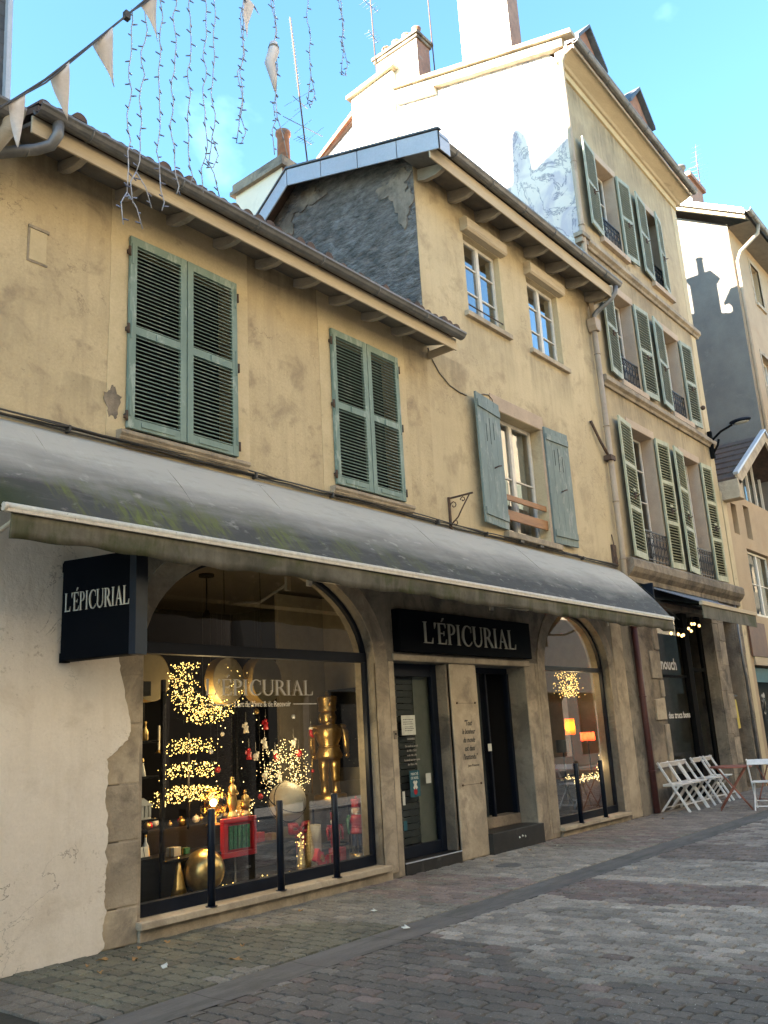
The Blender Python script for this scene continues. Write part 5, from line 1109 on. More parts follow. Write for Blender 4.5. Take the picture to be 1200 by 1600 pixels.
W = MB(); half_gutter(W, 1.0, 3.06, -.55, 6.80, .10); W.build('gutter', 'zinc', nb)
W = MB(); W.extx([(0, 6.95), (-.46, 6.92), (-.46, 6.80), (0, 6.66)], 1.2, 3.12); W.build('soffit', 'soffit', nb)
W = MB(); W.tube([(2.98, -.56, 6.74), (2.97, -.54, 6.62), (2.92, -.42, 6.5), (2.80, -.25, 6.38)], .06, 10); W.build('rainwater_outlet', 'beam', nb)
rw = thing('shadow_caster_wing', 'unseen tall rear house added to cast the shadow on the mural gable', 'house', (-3, 6, 0))  # unseen block, added and sized so roof and chimney shadow the mural gable
W = MB(); W.box(-10, 2.4, 4.4, 9.5, 0, 19.9); W.add([(2.4, 4.4, 19.9), (2.4, 9.5, 19.9), (2.4, 7.6, 19.95), (-10, 4.4, 20.1), (-10, 9.5, 19.9), (2.4, 4.4, 20.1)], [(0, 1, 4, 3)]); W.build('wall', 'ochre3', rw)
W = MB(); W.extx([(4.2, 20.45), (5.45, 19.9), (4.2, 19.9)], -10, 2.5); W.build('roof', 'tile', rw)
W = MB(); W.extx([(5.5, 19.9), (5.55, 20.9), (5.6, 21.2), (5.75, 21.25), (5.85, 21.1), (5.95, 19.9)], 1.9, 2.35); W.build('chimney', 'brick', rw)
# houses across the street, behind the camera: they bounce sunlight into the shade and stand in the window reflections
for i, (x0, x1, hgt, mt_, lab) in enumerate(((-22, -6, 12.5, 'opp', 'cream rendered house across the street, leftmost of the opposite row'), (-6, 4.5, 12.5, 'opp', 'cream house across the street facing the big shop window'), (4.5, 15, 13.0, 'opp', 'pale house across the street facing the shop doors'), (15, 27, 14.5, 'opp', 'cream house across the street facing the tall house'), (27, 44, 15.5, 'opp', 'pale house across the street, second from the right of the opposite row'), (44, 80, 13.5, 'opp', 'long pale house across the street, rightmost of the opposite row'))):
    ob = thing('opposite_house', lab, 'house', ((x0+x1)/2, -10.5, 0)); ho = []; xx = x0+1.2
    while xx < x1-1.6:
        for zf in (6.5, 9.5): ho.append((xx, xx+1.1, zf, zf+1.9))
        ho.append((xx-.4, xx+1.6, .4, 2.9)); xx += 2.9
    W = MB(); wall_grid(W, x0, x1-.01, 5.9, hgt, [h for h in ho if h[2] > 1], -10.8, -10.5); W.build('facade_wall', mt_, ob)
    W = MB(); wall_grid(W, x0, x1-.01, 0, 5.9, [h for h in ho if h[2] < 1], -10.8, -10.48); W.build('shop_front', 'dark_wood' if i % 2 else 'brown_dark', ob)
    W = MB(); 
    for (a, b, c, d) in ho: W.quad((a, -10.72, c), (b, -10.72, c), (b, -10.72, d), (a, -10.72, d))
    W.build('window_glass', 'black', ob); W = MB(); W.quad((x0, -10.85, 0), (x1, -10.85, 0), (x1, -10.85, hgt), (x0, -10.85, hgt)); W.build('dark_back', 'dark_room', ob)
    W = MB()
    for (a, b, c, d) in ho:
        if c > 1: W.box(a-.55, a-.02, -10.5, -10.46, c, d); W.box(b+.02, b+.55, -10.5, -10.46, c, d)
    W.build('shutters', 'shut_t', ob)
    W = MB(); W.extx([(-10.1, hgt), (-10.1, hgt+.15), (-15, hgt+2), (-20, hgt)], x0, x1-.02); W.build('roof', 'tile', ob)

# ================================================================ aerials and small rear chimney
rc = thing('rear_house', 'pale chimney stack of a house behind the middle roof, with one clay pot', 'chimney', (11.35, 4.6, 9))
W = MB(); W.box(11.2, 12.35, 4.55, 6.0, 6, 13.4); W.build('stack', 'brick', rc)
MB().quad((11.195, 4.55, 9), (11.195, 4.55, 13.3), (11.195, 6.0, 13.3), (11.195, 6.0, 9)).build('rendered_side', 'limewash', rc)
W = MB(); W.box(11.1, 12.42, 4.45, 6.1, 13.15, 13.24); W.box(11.14, 12.4, 4.5, 6.05, 13.24, 13.42); W.build('coping', 'stone_dirty', rc)
W = MB(); W.lathe([(.15, 0), (.13, .9), (.17, .93), (.17, 1.0), (.10, 1.0)], (11.6, 4.9, 13.4), 14); W.build('chimney_pot', 'terra', rc)
W = MB(); W.box(11.2, 11.9, 6.0, 7.4, 6, 12.6); W.box(11.12, 12.0, 5.98, 7.5, 12.6, 12.7); W.build('lower_stack', 'limewash', rc)
antenna('tv_aerial', 'tall lattice television aerial rising behind the middle roof beside the clay pot', 11.9, 4.42, 12.9, 4.1, [(.80, 1.7, (-.12, .0, 1), 22, .16), (.36, 1.1, (1, -.1, .05), 3, .7), (.50, .5, (1, .1, 0), 2, .7), (.28, .5, (1, .1, .2), 6, .3)], (-.45, 0))
antenna('tv_aerial', 'television aerial on the left side of the four pot chimney', 15.2, 5.0, 17.8, 3.2, [(.5, .5, (1, .2, 0), 5, .35), (.8, .6, (1, 0, .05), 5, .4)], (-.1, 0))
antenna('tv_aerial', 'thin white mast strapped to the right side of the four pot chimney', 15.85, 3.62, 17.2, 4.4, [(.9, .3, (1, 0, 0), 2, .3)], (-.1, 0))
antenna('tv_aerial', 'television aerial fixed to the brick chimney of the far right house', 28.75, 1.3, 18.4, 3.0, [(.62, 1.6, (1, .3, -.1), 8, .7), (.95, 1.2, (.3, 0, 1), 5, .5)], (.2, 0))

# ================================================================ icicle lights and bunting
CB = [(1.6, -2.3, 4.55), (2.07, -2.3, 5.30), (2.34, -2.3, 5.67), (2.62, -2.3, 6.10), (2.93, -2.3, 6.59), (3.06, -2.3, 6.80), (3.49, -2.3, 7.46), (4.18, -2.3, 8.51), (5.69, -2.3, 10.4)]
bn = thing('bunting_line', 'dark cable slung across the street carrying small white pennants', 'bunting', (3.0, -2.3, 6.4))
W = MB(); W.tube([(x, y, z) for x, y, z in CB], .008, 6); W.tube([(x, y-.01, z-.012+.018*math.sin(i*2.1)) for i, (x, y, z) in enumerate(CB)], .006, 5); W.box(2.90, 2.94, -2.32, -2.28, 6.54, 6.60); W.build('cable', 'cable', bn)
def cab(x):
    for (xa, _, za), (xb, _, zb) in zip(CB, CB[1:]):
        if xa <= x <= xb: return za+(zb-za)*(x-xa)/(xb-xa)
    return CB[-1][2]
for i, (x0, x1, tipx, dz) in enumerate(((2.12, 2.22, 2.19, .27), (2.38, 2.49, 2.51, .25), (2.67, 2.80, 2.84, .24), (3.03, 3.17, 3.18, .22))):
    W = MB(); n = 6; vs = []; 
    for k in range(n+1):
        t = k/n; za = cab(x0)+(cab(x0)*0); a = Vector((x0, -2.3, cab(x0)-.01)).lerp(Vector((tipx, -2.3+.03*math.sin(i), cab(x0)-dz)), t); b = Vector((x1, -2.3, cab(x1)-.01)).lerp(Vector((tipx+.004, -2.3, cab(x0)-dz)), t); bw = .02*math.sin(t*3+i)
        vs += [(a.x, a.y+bw, a.z), (b.x, b.y-bw, b.z)]
    W.add(vs, [(2*k, 2*k+1, 2*k+3, 2*k+2) for k in range(n)], True); o_ = W.build('pennant', 'pennant', bn); md = o_.modifiers.new('t', 'SOLIDIFY'); md.thickness = .002
# (x, bottom z, fork) of each hanging strand; every strand starts on the cable
ST = [(2.96, 4.93, 2, 'leftmost icicle light strand, forked at its lower end in front of the gutter'),
      (3.08, 5.12, 2, 'second icicle light strand from the left, forked in front of the eave'),
      (3.2, 5.16, 1, 'third icicle light strand from the left, curled at the tip'),
      (3.33, 5.35, 1, 'fourth icicle light strand from the left, crossing the gutter'),
      (3.46, 5.49, 1, 'fifth icicle light strand from the left, ending just above the roof edge'),
      (3.6, 5.5, 2, 'sixth icicle light strand from the left, splitting above the tiles'),
      (3.72, 5.72, 3, 'seventh icicle light strand from the left, looped back at the tip'),
      (3.99, 6.08, 3, 'eighth icicle light strand, tangled with a torn pennant and looped at the tip'),
      (4.32, 6.22, 2, 'ninth icicle light strand, beside the hanging rolled pennant'),
      (4.78, 6.93, 3, 'icicle light strand second from the right, hooked at the tip'),
      (5.28, 7.53, 3, 'rightmost icicle light strand, doubled and bunched against the sky')]
rr = random.Random(77); bulb_me = None
for i, (x, zb, fk, lab) in enumerate(ST):
    zt = cab(x+.02); t = thing('icicle_light_strand', lab, 'string lights', (x, -2.3, zt), 0, 'unlit icicle light strands hanging from the cable'); W = MB(); L_ = zt-zb; pts = []; n = max(6, int(L_/.11)); lx = 0
    for k in range(n+1): lx += rr.uniform(-.012, .012); pts.append((lx+.01*math.sin(k*1.9+i), .012*math.cos(k*1.3), -L_*k/n*.86))
    ph = [pts]; e = pts[-1]
    dbl = i in (7, 8, 10)
    if dbl: ph.append([(p[0]+.022*math.sin(k*1.1), p[1]+.01, p[2]) for k, p in enumerate(pts)])
    if fk == 1: ph.append([e, (e[0]+.02, 0, e[2]-L_*.06), (e[0]+.05, 0, e[2]-L_*.10), (e[0]+.03, 0, e[2]-L_*.14)])
    if fk == 2: ph += [[e, (e[0]-.05, 0, e[2]-L_*.06), (e[0]-.03, 0, e[2]-L_*.15)], [e, (e[0]+.07, 0, e[2]-L_*.05), (e[0]+.12, 0, e[2]-L_*.13)]]
    if fk == 3: ph.append([e, (e[0]+.05, 0, e[2]-L_*.07), (e[0]+.0, 0, e[2]-L_*.13), (e[0]-.05, 0, e[2]-L_*.14), (e[0]-.02, 0, e[2]-L_*.06), e])
    for q in ph: W.tube(q, .0042, 5)
    W.build('wire', 'strand', t, world=False); sd = 1
    for q in ph:
        for a, b in zip(q, q[1:]):
            a, b = Vector(a), Vector(b); d = (b-a).length
            for f_ in ([.5] if d < .14 else [.25, .75]):
                p = a.lerp(b, f_); sd = -sd; dr = Vector((sd*rr.uniform(.6, 1), rr.uniform(-.5, .5), rr.uniform(-.6, .5))).normalized()*.030; 
                if bulb_me is None: W = MB(); W.tube([(0, 0, 0), (0, 0, .010), (0, 0, .039)], [.004, .0062, .0045], 5); ob = W.build('bulb', 'bulb_off', t, world=False); bulb_me = ob.data
                else: ob = bpy.data.objects.new('bulb', bulb_me); COL.objects.link(ob); ob.parent = t
                ob.location = p; ob.rotation_euler = dr.to_track_quat('Z', 'Y').to_euler()
tp = thing('torn_pennant', 'torn white pennant wrapped round two icicle light strands against the sky', 'pennant', (4.10, -2.3, 7.25))
W = MB(); W.add([(-.06, 0, .32), (.10, .01, .24), (.02, -.02, .26), (-.02, .02, .06), (-.05, 0, -.10), (-.09, .0, .1)], [(0, 1, 2), (0, 2, 3, 5), (3, 4, 5)]); o_ = W.build('cloth', 'pennant', tp, world=False); md = o_.modifiers.new('t', 'SOLIDIFY'); md.thickness = .003
tp = thing('rolled_pennant', 'rolled up white pennant hanging beside the ninth icicle light strand', 'pennant', (4.33, -2.3, 7.08))
W = MB(); W.tube([(.02, 0, .22), (.02, 0, .14), (-.02, .01, 0), (.01, 0, -.14), (.02, 0, -.26)], [.035, .05, .045, .03, .006], 8); W.build('cloth', 'pennant', tp, world=False); W = MB(); W.ball((.02, 0, .17), .05, 8, 1, 1, .7); W.build('knot', 'cable_lt', tp, world=False)

# ================================================================ chairs, tables
def chair(loc, rz, label):
    t = thing('folding_chair', label, 'chair', loc, rz, 'white folding chairs by the cafe'); w = .43; c = .022
    # faces -y; long frame pieces run from the top of the back to the front foot, short ones from the seat to the rear foot
    for x in (-w/2, w/2):
        q = MB(); q.bar((x, .03, .84), (x, -.46, .0), c, .04); q.build('long_leg', 'white_paint', t, bevel=.004, world=False)
    for x in (-w/2+.03, w/2-.03):
        q = MB(); q.bar((x, -.32, .45), (x, .06, .0), c, .035); q.build('short_leg', 'white_paint', t, bevel=.004, world=False)
    q = MB()
    for i in range(5): y = -.38+.075*i; q.box(-w/2+.012, w/2-.012, y, y+.062, .45, .468)
    q.bar((-w/2+.03, -.37, .44), (-w/2+.03, -.02, .44), .02); q.bar((w/2-.03, -.37, .44), (w/2-.03, -.02, .44), .02); q.build('seat', 'white_paint', t, bevel=.003, world=False)
    q = MB(); q.obox((0, .005, .79), w, .018, .10, (R(30), 0, 0)); q.build('backrest', 'white_paint', t, bevel=.004, world=False)
    q = MB(); q.bar((-w/2, -.385, .13), (w/2, -.385, .13), .02); q.build('stretcher', 'white_paint', t, world=False); q = MB(); q.bar((-w/2+.03, .0, .07), (w/2-.03, .0, .07), .018); q.build('stretcher', 'white_paint', t, world=False)
    return t
c0 = chair((15.76, -.10, .004), R(0), 'white folding chair nearest the maroon downpipe')
for x, y, a, l in ((16.22, -.10, -2, 'second white folding chair from the maroon downpipe'), (16.62, -.08, 2, 'white folding chair in the middle of the row against the cafe window'), (17.45, -.06, -3, 'fourth white folding chair from the maroon downpipe, behind the first red table'), (18.05, -.06, 3, 'white folding chair furthest from the maroon downpipe, against the stone pier')): dup(c0, (x, y, .004), l, R(a))
dup(c0, (15.98, -1.72, .004), 'white folding chair standing apart at the right edge by the red table', R(100))
def bistro(loc, label, rz=0):
    t = thing('folding_table', label, 'table', loc, rz, 'red folding bistro tables'); q = MB(); q.lathe([(.345, .700), (.35, .705), (.35, .722), (.34, .727)], (0, 0, 0), 32); q.build('table_top', 'table_red', t, world=False)
    for s in (-1, 1):
        q = MB(); q.tube([(s*.20, -.24, .70), (s*.20, .26, .0)], .011, 8); q.build('leg', 'table_red', t, world=False); q = MB(); q.tube([(s*.17, .24, .70), (s*.17, -.26, .0)], .011, 8); q.build('leg', 'table_red', t, world=False)
    q = MB(); q.tube([(-.2, .21, .05), (.2, .21, .05)], .008, 6); q.build('crossbar', 'table_red', t, world=False); q = MB(); q.tube([(-.17, -.22, .05), (.17, -.22, .05)], .008, 6); q.build('crossbar', 'table_red', t, world=False); return t
b0 = bistro((16.15, -1.15, .004), 'round red metal table in front of the chair row, the left one of two', R(20)); dup(b0, (17.75, -1.35, .004), 'round red metal table partly cut by the right edge, the right one of two', R(75))
# fallen leaves and litter
rr = random.Random(14); LV = [(4.05, -.35), (4.22, -.28), (3.98, -.62), (4.35, -.52), (4.6, -.22), (4.85, -.25), (5.05, -.95), (4.72, -1.25), (6.3, -.35), (9.6, -.35), (10.6, -.30), (14.5, -.5)]
WH = ['at the foot of the white wall', 'below the bare jamb stones', 'nearest the small setts', 'among the mossy pavers left of the window', 'just under the left end of the window ledge', 'under the window ledge beside the first post', 'alone on the pavers below the gold sphere', 'closest to the drainage channel', 'on the pavers below the middle post', 'by the dark door step', 'below the open doorway step', 'near the maroon downpipe']
for (x, y), w_ in zip(LV, WH):
    q = MB(); s_ = rr.uniform(.022, .042); n = 9; p = []
    for k in range(n): a = 2*math.pi*k/n; r_ = s_*(1+.25*math.sin(3*a))*(.6 if k % 2 else 1); p.append((r_*math.cos(a)*1.3, r_*math.sin(a)*.8, .012+.010*math.cos(2*a+x)))
    p.append((0, 0, .008)); a = rr.uniform(0, 6); o0 = len(q.v); q.add(p, [(k, (k+1) % n, n) for k in range(n)]); q.xf(Matrix.Translation((x, y, .004))@Matrix.Rotation(a, 4, 'Z')); o_ = q.build('fallen_leaf', 'leaf'); md = o_.modifiers.new('t', 'SOLIDIFY'); md.thickness = .002
    tag(o_, 'dry brown leaf '+w_, 'leaf', 'fallen leaves')
for (x, y, l) in ((6.55, -1.05, 'crumpled white paper scrap on the pavement below the gold nutcracker window'), (6.1, -1.78, 'white scrap lying in the drainage channel'), (4.3, -.95, 'tiny white scrap on the mossy pavers')):
    q = MB(); q.obox((x, y, .018), .07, .035, .004, (.2, .1, x)); q.obox((x+.02, y+.01, .022), .03, .03, .004, (.5, .4, x)); o_ = q.build('paper_scrap', 'paper'); tag(o_, l, 'litter')

# ================================================================ Christmas display behind the big window
def bulbs(par, fn, n, size=.006, mat='lit', name='fairy_lights'):
    q = MB(); rr = random.Random(n)
    for _ in range(n): q.octa(fn(rr), size*rr.uniform(.7, 1.35))
    o = q.build(name, mat, par); o['kind'] = 'stuff'; return o
def twig(par, fn, n, mat='fir'):
    q = MB(); rr = random.Random(n+1)
    for _ in range(n):
        a = Vector(fn(rr)); d = Vector((rr.gauss(0, 1), rr.gauss(0, 1), rr.gauss(0, 1))).normalized()*rr.uniform(.02, .06); s = d.cross(Vector((rr.random(), rr.random(), 1))).normalized()*.004
        q.add([a-s, a+s, a+d], [(0, 1, 2)])
    o = q.build('twigs', mat, par); o['kind'] = 'stuff'; return o
def point(loc, e, col, r_=.04):
    l = bpy.data.lights.new('lamp_light', 'POINT'); l.energy = e; l.color = col; l.shadow_soft_size = r_; o = bpy.data.objects.new('lamp_light', l); COL.objects.link(o); o.location = loc; return o
wr = thing('light_wreath', 'large hanging wreath of yellow fairy lights between the tan paper drums', 'wreath', (5.97, .62, 2.25))
def ringp(c, R_, r_, a0=0, a1=2*math.pi, ax='y'):
    def f(rr):
        a = rr.uniform(a0, a1); q = R_+rr.gauss(0, r_*.55); return (c[0]+q*math.cos(a), c[1]+rr.gauss(0, r_*.5), c[2]+q*math.sin(a))
    return f
def f_(rr):
    while True:
        a, q = rr.uniform(0, 2*math.pi), .18+.28*rr.random()**.8; z = 2.24+q*math.sin(a)*1.02
        if z < 2.40: return (5.97+q*math.cos(a), .62+rr.gauss(0, .08), z)
bulbs(wr, f_, 820, .0066); twig(wr, f_, 700)
lt = thing('light_branch_tree', 'tiered bare branches covered in yellow fairy lights at the left of the big window', 'decoration', (5.75, .62, .95))
def tiers(rr):
    k = rr.choice((0, 1, 2, 2)); w = (.27, .32, .40)[k]; z = (1.57, 1.34, 1.11)[k]; x = 5.74+rr.uniform(-1, 1)*w; return (x, .62+rr.gauss(0, .08), z+rr.uniform(-.065, .085)-.12*abs(x-5.74)**1.3)
bulbs(lt, tiers, 700, .0066); twig(lt, tiers, 500)
W = MB(); W.tube([(5.74, .62, .78), (5.74, .62, 1.70)], .014, 6); W.build('stem', 'dark_wood', lt)
w2 = thing('light_wreath', 'smaller round wreath of pale fairy lights above the cream globe', 'wreath', (7.34, .9, 1.2)); f_ = ringp((7.34, .9, 1.21), .24, .13); bulbs(w2, f_, 560, .0064, 'lit_w'); twig(w2, f_, 500)
for loc, e in (((5.95, .45, 2.0), 1.1), ((5.74, .42, 1.3), .9), ((7.34, .62, 1.42), .9)): point(loc, e*2.8, (1, .72, .36), .2)
lamp = thing('globe_lamp', 'lit amber glass globe lamp behind the leftmost post', 'lamp', (6.04, .6, .78))
W = MB(); W.ball((0, 0, .22), .145, 20); W.build('glass_globe', 'amber_glass', lamp, world=False); W = MB(); W.ball((0, 0, .22), .035, 12); W.build('bulb', emit('lit_globe_bulb', (1, .62, .22), 5.0), lamp, world=False); W = MB(); W.lathe([(.08, 0), (.08, .015), (.03, .03), (.03, .09)], (0, 0, 0), 18); W.build('base', 'gold', lamp, world=False)
point((6.04, .6, 1.0), 4, (1, .62, .25), .04)
cb_ = thing('display_cabinet', 'long black cabinet under the Christmas display', 'cabinet', (6.2, .7, .2))
W = MB(); W.box(5.30, 7.02, .42, 1.1, .20, .52); W.box(5.27, 7.05, .40, 1.12, .52, .55); W.build('carcass', 'dark_wood', cb_, bevel=.004); W = MB(); W.box(5.5, 6.9, .95, 1.6, .2, .78); W.build('back_shelf', 'dark_wood', cb_)
W = MB(); W.box(6.15, 6.17, .412, .42, .22, .5); W.box(6.3, 6.36, .405, .42, .35, .37); W.build('drawer_pull', 'zinc', cb_)
lc = thing('shelf_unit', 'narrow dark shelf unit of small ornaments against the left jamb of the big window', 'shelf', (4.97, .5, .2))
W = MB(); W.box(4.74, 5.22, .34, .80, .2, .60); W.box(5.19, 5.225, .30, .34, .2, 2.2); W.box(4.74, 5.19, .9, .93, .2, 2.2)
for z in (.92, 1.30, 1.62): W.box(4.74, 5.18, .34, .9, z, z+.02)
W.box(4.74, 5.2, .5, .9, 2.06, 2.2); W.build('shelves', 'dark_wood', lc, bevel=.003)
def small(name, label, cat, loc, parts):
    t = thing(name, label, cat, loc)
    for nm_, mt_, fn in parts: q = MB(); fn(q); q.build(nm_, mt_, t, world=False, bevel=.002)
    return t
small('model_house', 'little white model house with columns on the left shelf', 'ornament', (5.03, .42, .94), [('walls', 'ornament_w', lambda q: (q.box(-.09, .09, -.05, .05, 0, .02), [q.box(x-.012, x+.012, -.05, -.03, .02, .12) for x in (-.08, -.04, 0, .04, .08)], q.box(-.09, .09, -.03, .05, .02, .12))), ('roof', 'ornament_w', lambda q: q.ext([(-.11, .12), (0, .19), (.11, .12)], -.06, .06))])
small('card_rack', 'pale rack of green and pink cards standing on the low left shelf', 'card rack', (5.0, .38, .60), [('rack', 'roller_grey', lambda q: q.box(-.11, .11, -.03, .06, 0, .02)), ('cards', 'ornament_w', lambda q: [q.obox((x, .0, .06), .05, .004, .09, (R(-15), 0, R(8))) for x in (-.08, -.03, .03, .08)]), ('pink_card', 'red', lambda q: q.obox((-.07, .05, .15), .07, .004, .11, (R(-12), 0, 0)))])
small('lantern_ornament', 'small silver lantern hanging at the top of the left shelf', 'ornament', (4.95, .45, 1.80), [('globe', 'zinc_lt', lambda q: (q.ball((0, 0, .06), .05, 12), q.tube([(0, 0, .11), (0, 0, .26)], .004, 5))), ('base', 'gold', lambda q: q.box(-.06, .06, -.03, .03, -.16, -.15))])
small('angel_figure', 'small white and gold figure standing on the middle left shelf', 'figurine', (5.05, .42, 1.32), [('robe', 'ornament_w', lambda q: q.lathe([(.035, 0), (.028, .05), (.015, .11), (.02, .12)], (0, 0, 0), 10)), ('head', 'gold', lambda q: q.ball((0, 0, .145), .02, 10))])
small('taper_candle', 'tall cream taper candle behind the light branches', 'candle', (5.55, .85, 1.55), [('candle', 'globe_w', lambda q: q.tube([(0, 0, 0), (0, 0, .24)], .013, 8)), ('holder', 'gold', lambda q: q.lathe([(.04, -.03), (.015, 0)], (0, 0, 0), 10))])
for i, (x, y, z, r_, w_, side) in enumerate(((5.33, .75, 2.26, .24, .14, 'leftmost tan paper drum at the top left corner of the big window'), (6.16, .55, 2.22, .24, .12, 'middle tan paper drum hanging above the light wreath'), (6.75, .62, 2.24, .25, .16, 'rightmost tan paper drum with a yellow rim behind the window lettering'))):
    t = thing('paper_drum', side, 'lampshade', (x, y, z), R(8)); q = MB(); q.lathe([(r_*.97, -w_/2), (r_, -w_/2), (r_, w_/2), (r_*.97, w_/2)], (0, 0, 0), 30, ax='y'); q.build('drum', 'paper_lamp', t, world=False); q = MB(); q.lathe([(r_+.004, -w_/2), (r_+.004, w_/2)], (0, 0, 0), 30, ax='y'); q.f = q.f[:-2]; q.sm = q.sm[:-2]; q.build('rim', 'paper_lamp_y', t, world=False)
    q = MB(); q.tube([(0, 0, r_), (0, 0, 3.5-z)], .004, 5); q.build('cord', 'black', t, world=False)
t = thing('gold_sphere', 'big brushed gold sphere on the floor behind the leftmost post', 'ornament', (5.72, .36, .21)); q = MB(); q.ball((0, 0, .20), .20, 32); q.build('ball', 'gold', t, world=False); q = MB(); q.torus((0, 0, .02), .08, .015, 18, 6); q.build('foot', 'gold', t, world=False)
def cone(x, y, z, h, r_, label, mat='gold', tw=False):
    t = thing('cone_tree', label, 'ornament', (x, y, z)); q = MB(); q.lathe([(r_, .03), (r_*.8, h*.25), (r_*.45, h*.6), (.006, h)], (0, 0, 0), 18); q.build('cone', mat, t, world=False, bevel=0); q = MB(); q.lathe([(r_*.95, 0), (r_*1.05, .015), (r_*.7, .03)], (0, 0, 0), 18); q.build('foot', 'gold', t, world=False)
cone(5.47, .42, .205, .36, .085, 'short dull gold cone tree left of the gold sphere'); cone(5.27, .62, .205, .48, .07, 'darker gold cone tree nearest the left shelf unit')
cone(7.22, .42, .205, .50, .085, 'tall glittering gold cone tree beside the red gift bag', 'gold_glitter'); cone(7.03, .36, .205, .34, .06, 'small glittering gold cone tree at the right end of the black cabinet', 'gold_glitter')
fp = thing('fairy_light_garland', 'strand of fairy lights lying along the floor in front of the black cabinet', 'string lights', (6.2, .34, .22))
bulbs(fp, lambda rr: (rr.uniform(5.75, 7.1), rr.uniform(.28, .4), .22+abs(rr.gauss(0, .012))), 90, .0085); bulbs(fp, lambda rr: (7.0+rr.gauss(0, .03), .33, rr.uniform(.23, .62)), 45, .008)
f5 = thing('light_pillar', 'glittering pillar of tiny lights between the red frame and the middle post', 'decoration', (6.55, .75, .55)); bulbs(f5, lambda rr: (6.58+rr.gauss(0, .06), .72+rr.gauss(0, .03), rr.uniform(.58, .98)), 170, .0075, 'lit_w'); q = MB(); q.lathe([(.08, .56), (.08, .98)], (6.58, .78, 0), 12); q.build('pillar', 'gold_glitter', f5)
t = thing('shadow_box', 'square red box frame holding green foil strips behind the window', 'ornament', (6.18, .38, .50), R(-2)); q = MB(); s = .21
q.box(-s, s, -.03, .03, -.02, .03); q.box(-s, s, -.03, .03, .30, .35); q.box(-s, -s+.05, -.03, .03, .03, .30); q.box(s-.05, s, -.03, .03, .03, .30); q.box(-s+.04, s-.04, .0, .02, .03, .30); q.build('frame', 'red', t, world=False, bevel=.004)
q = MB()
for i in range(5): q.box(-.13+.055*i, -.09+.055*i, -.02, -.001, .055, .275)
q.build('foil_strip', 'green_foil', t, world=False)
def saint(x, y, z, h, label):
    t = thing('gold_figurine', label, 'figurine', (x, y, z)); q = MB(); q.lathe([(.055, 0), (.06, .02), (.045, .05), (.03, .08), (.045, .12*h/.4), (.05, .18*h/.4), (.035, .26*h/.4), (.042, .31*h/.4), (.018, .335*h/.4), (.016, .345*h/.4)], (0, 0, 0), 14); q.tube([(-.04, 0, h*.72), (-.06, -.02, h*.60), (-.02, -.05, h*.58)], .012, 6); q.tube([(.04, 0, h*.72), (.06, -.02, h*.60), (.02, -.05, h*.60)], .012, 6); q.build('robe', 'gold', t, world=False); q = MB(); q.ball((0, 0, h*.93), h*.065, 12); q.lathe([(h*.05, h*.96), (h*.055, h*1.02), (.004, h*1.03)], (0, 0, 0), 10); q.build('head', 'gold', t, world=False)
saint(6.22, .52, .83, .40, 'tall gold robed figurine above the red frame'); saint(6.42, .55, .83, .26, 'short gold figurine right of the tall robed one')
t = thing('cream_globe', 'cream globe ornament with dark bands on a stand behind the middle post', 'ornament', (7.17, .7, .66)); q = MB(); q.ball((0, 0, .25), .215, 28); q.build('ball', 'globe_w', t, world=False); q = MB()
for ax_ in ((R(30), 0, 0), (R(80), R(35), 0), (R(60), R(-50), 0)):
    o0 = len(q.v); q.torus((0, 0, 0), .216, .005, 36, 6); q.xf(Matrix.Translation((0, 0, .25))@__import__('mathutils').Euler(ax_).to_matrix().to_4x4(), o0)
q.build('band', 'black', t, world=False); q = MB(); q.lathe([(.09, 0), (.08, .04), (.05, .05)], (0, 0, 0), 14); q.build('stand', 'dark_wood', t, world=False)
t = thing('red_bow', 'large dark red ribbon bow below the cream globe', 'ribbon', (7.2, .55, .62)); q = MB()
for s in (-1, 1):
    q.tube([(0, 0, 0), (s*.06, -.01, .05), (s*.13, 0, .05), (s*.13, 0, -.02), (s*.06, -.01, -.03), (0, 0, 0)], [.01, .03, .04, .035, .025, .01], 8); q.add([(s*.01, -.01, 0), (s*.05, -.01, 0), (s*.15, 0, -.26), (s*.06, 0, -.28)], [(0, 1, 2, 3)])
q.ball((0, -.01, 0), .03, 10); q.build('bow', 'red', t, world=False)
t = thing('gift_bag', 'bright red foil gift bag tipped over beside the gold cone tree', 'gift bag', (7.32, .38, .27), R(20)); q = MB(); q.obox((0, 0, .03), .24, .07, .14, (0, R(32), 0)); q.build('bag', 'red_bright', t, world=False, bevel=.01); q = MB(); q.obox((.0, -.045, .04), .07, .02, .05, (0, R(32), 0)); q.build('ribbon', 'gold', t, world=False)
t = thing('pillar_candle', 'fat cream pillar candle behind the glitter cones', 'candle', (7.57, .7, .22)); q = MB(); q.lathe([(.09, 0), (.09, .40), (.08, .405)], (0, 0, 0), 20); q.build('wax', 'globe_w', t, world=False); q = MB(); q.tube([(0, 0, .40), (0, 0, .43)], .004, 5); q.build('wick', 'black', t, world=False)
for x, y, z, s_, l in ((7.52, .62, .205, .13, 'red gift box behind the tipped gift bag'), (7.80, .55, .205, .15, 'red gift box between the rightmost post and the tall painted nutcracker'), (7.66, .50, .205, .10, 'smallest red gift box beside the rightmost post')):
    t = thing('gift_box', l, 'gift box', (x, y, z), R(15)); q = MB(); q.box(-s_/2, s_/2, -s_/2, s_/2, 0, s_); q.build('box', 'red', t, world=False, bevel=.003); q = MB(); q.box(-s_/2-.002, s_/2+.002, -.01, .01, 0, s_+.002); q.build('ribbon', 'gold', t, world=False)
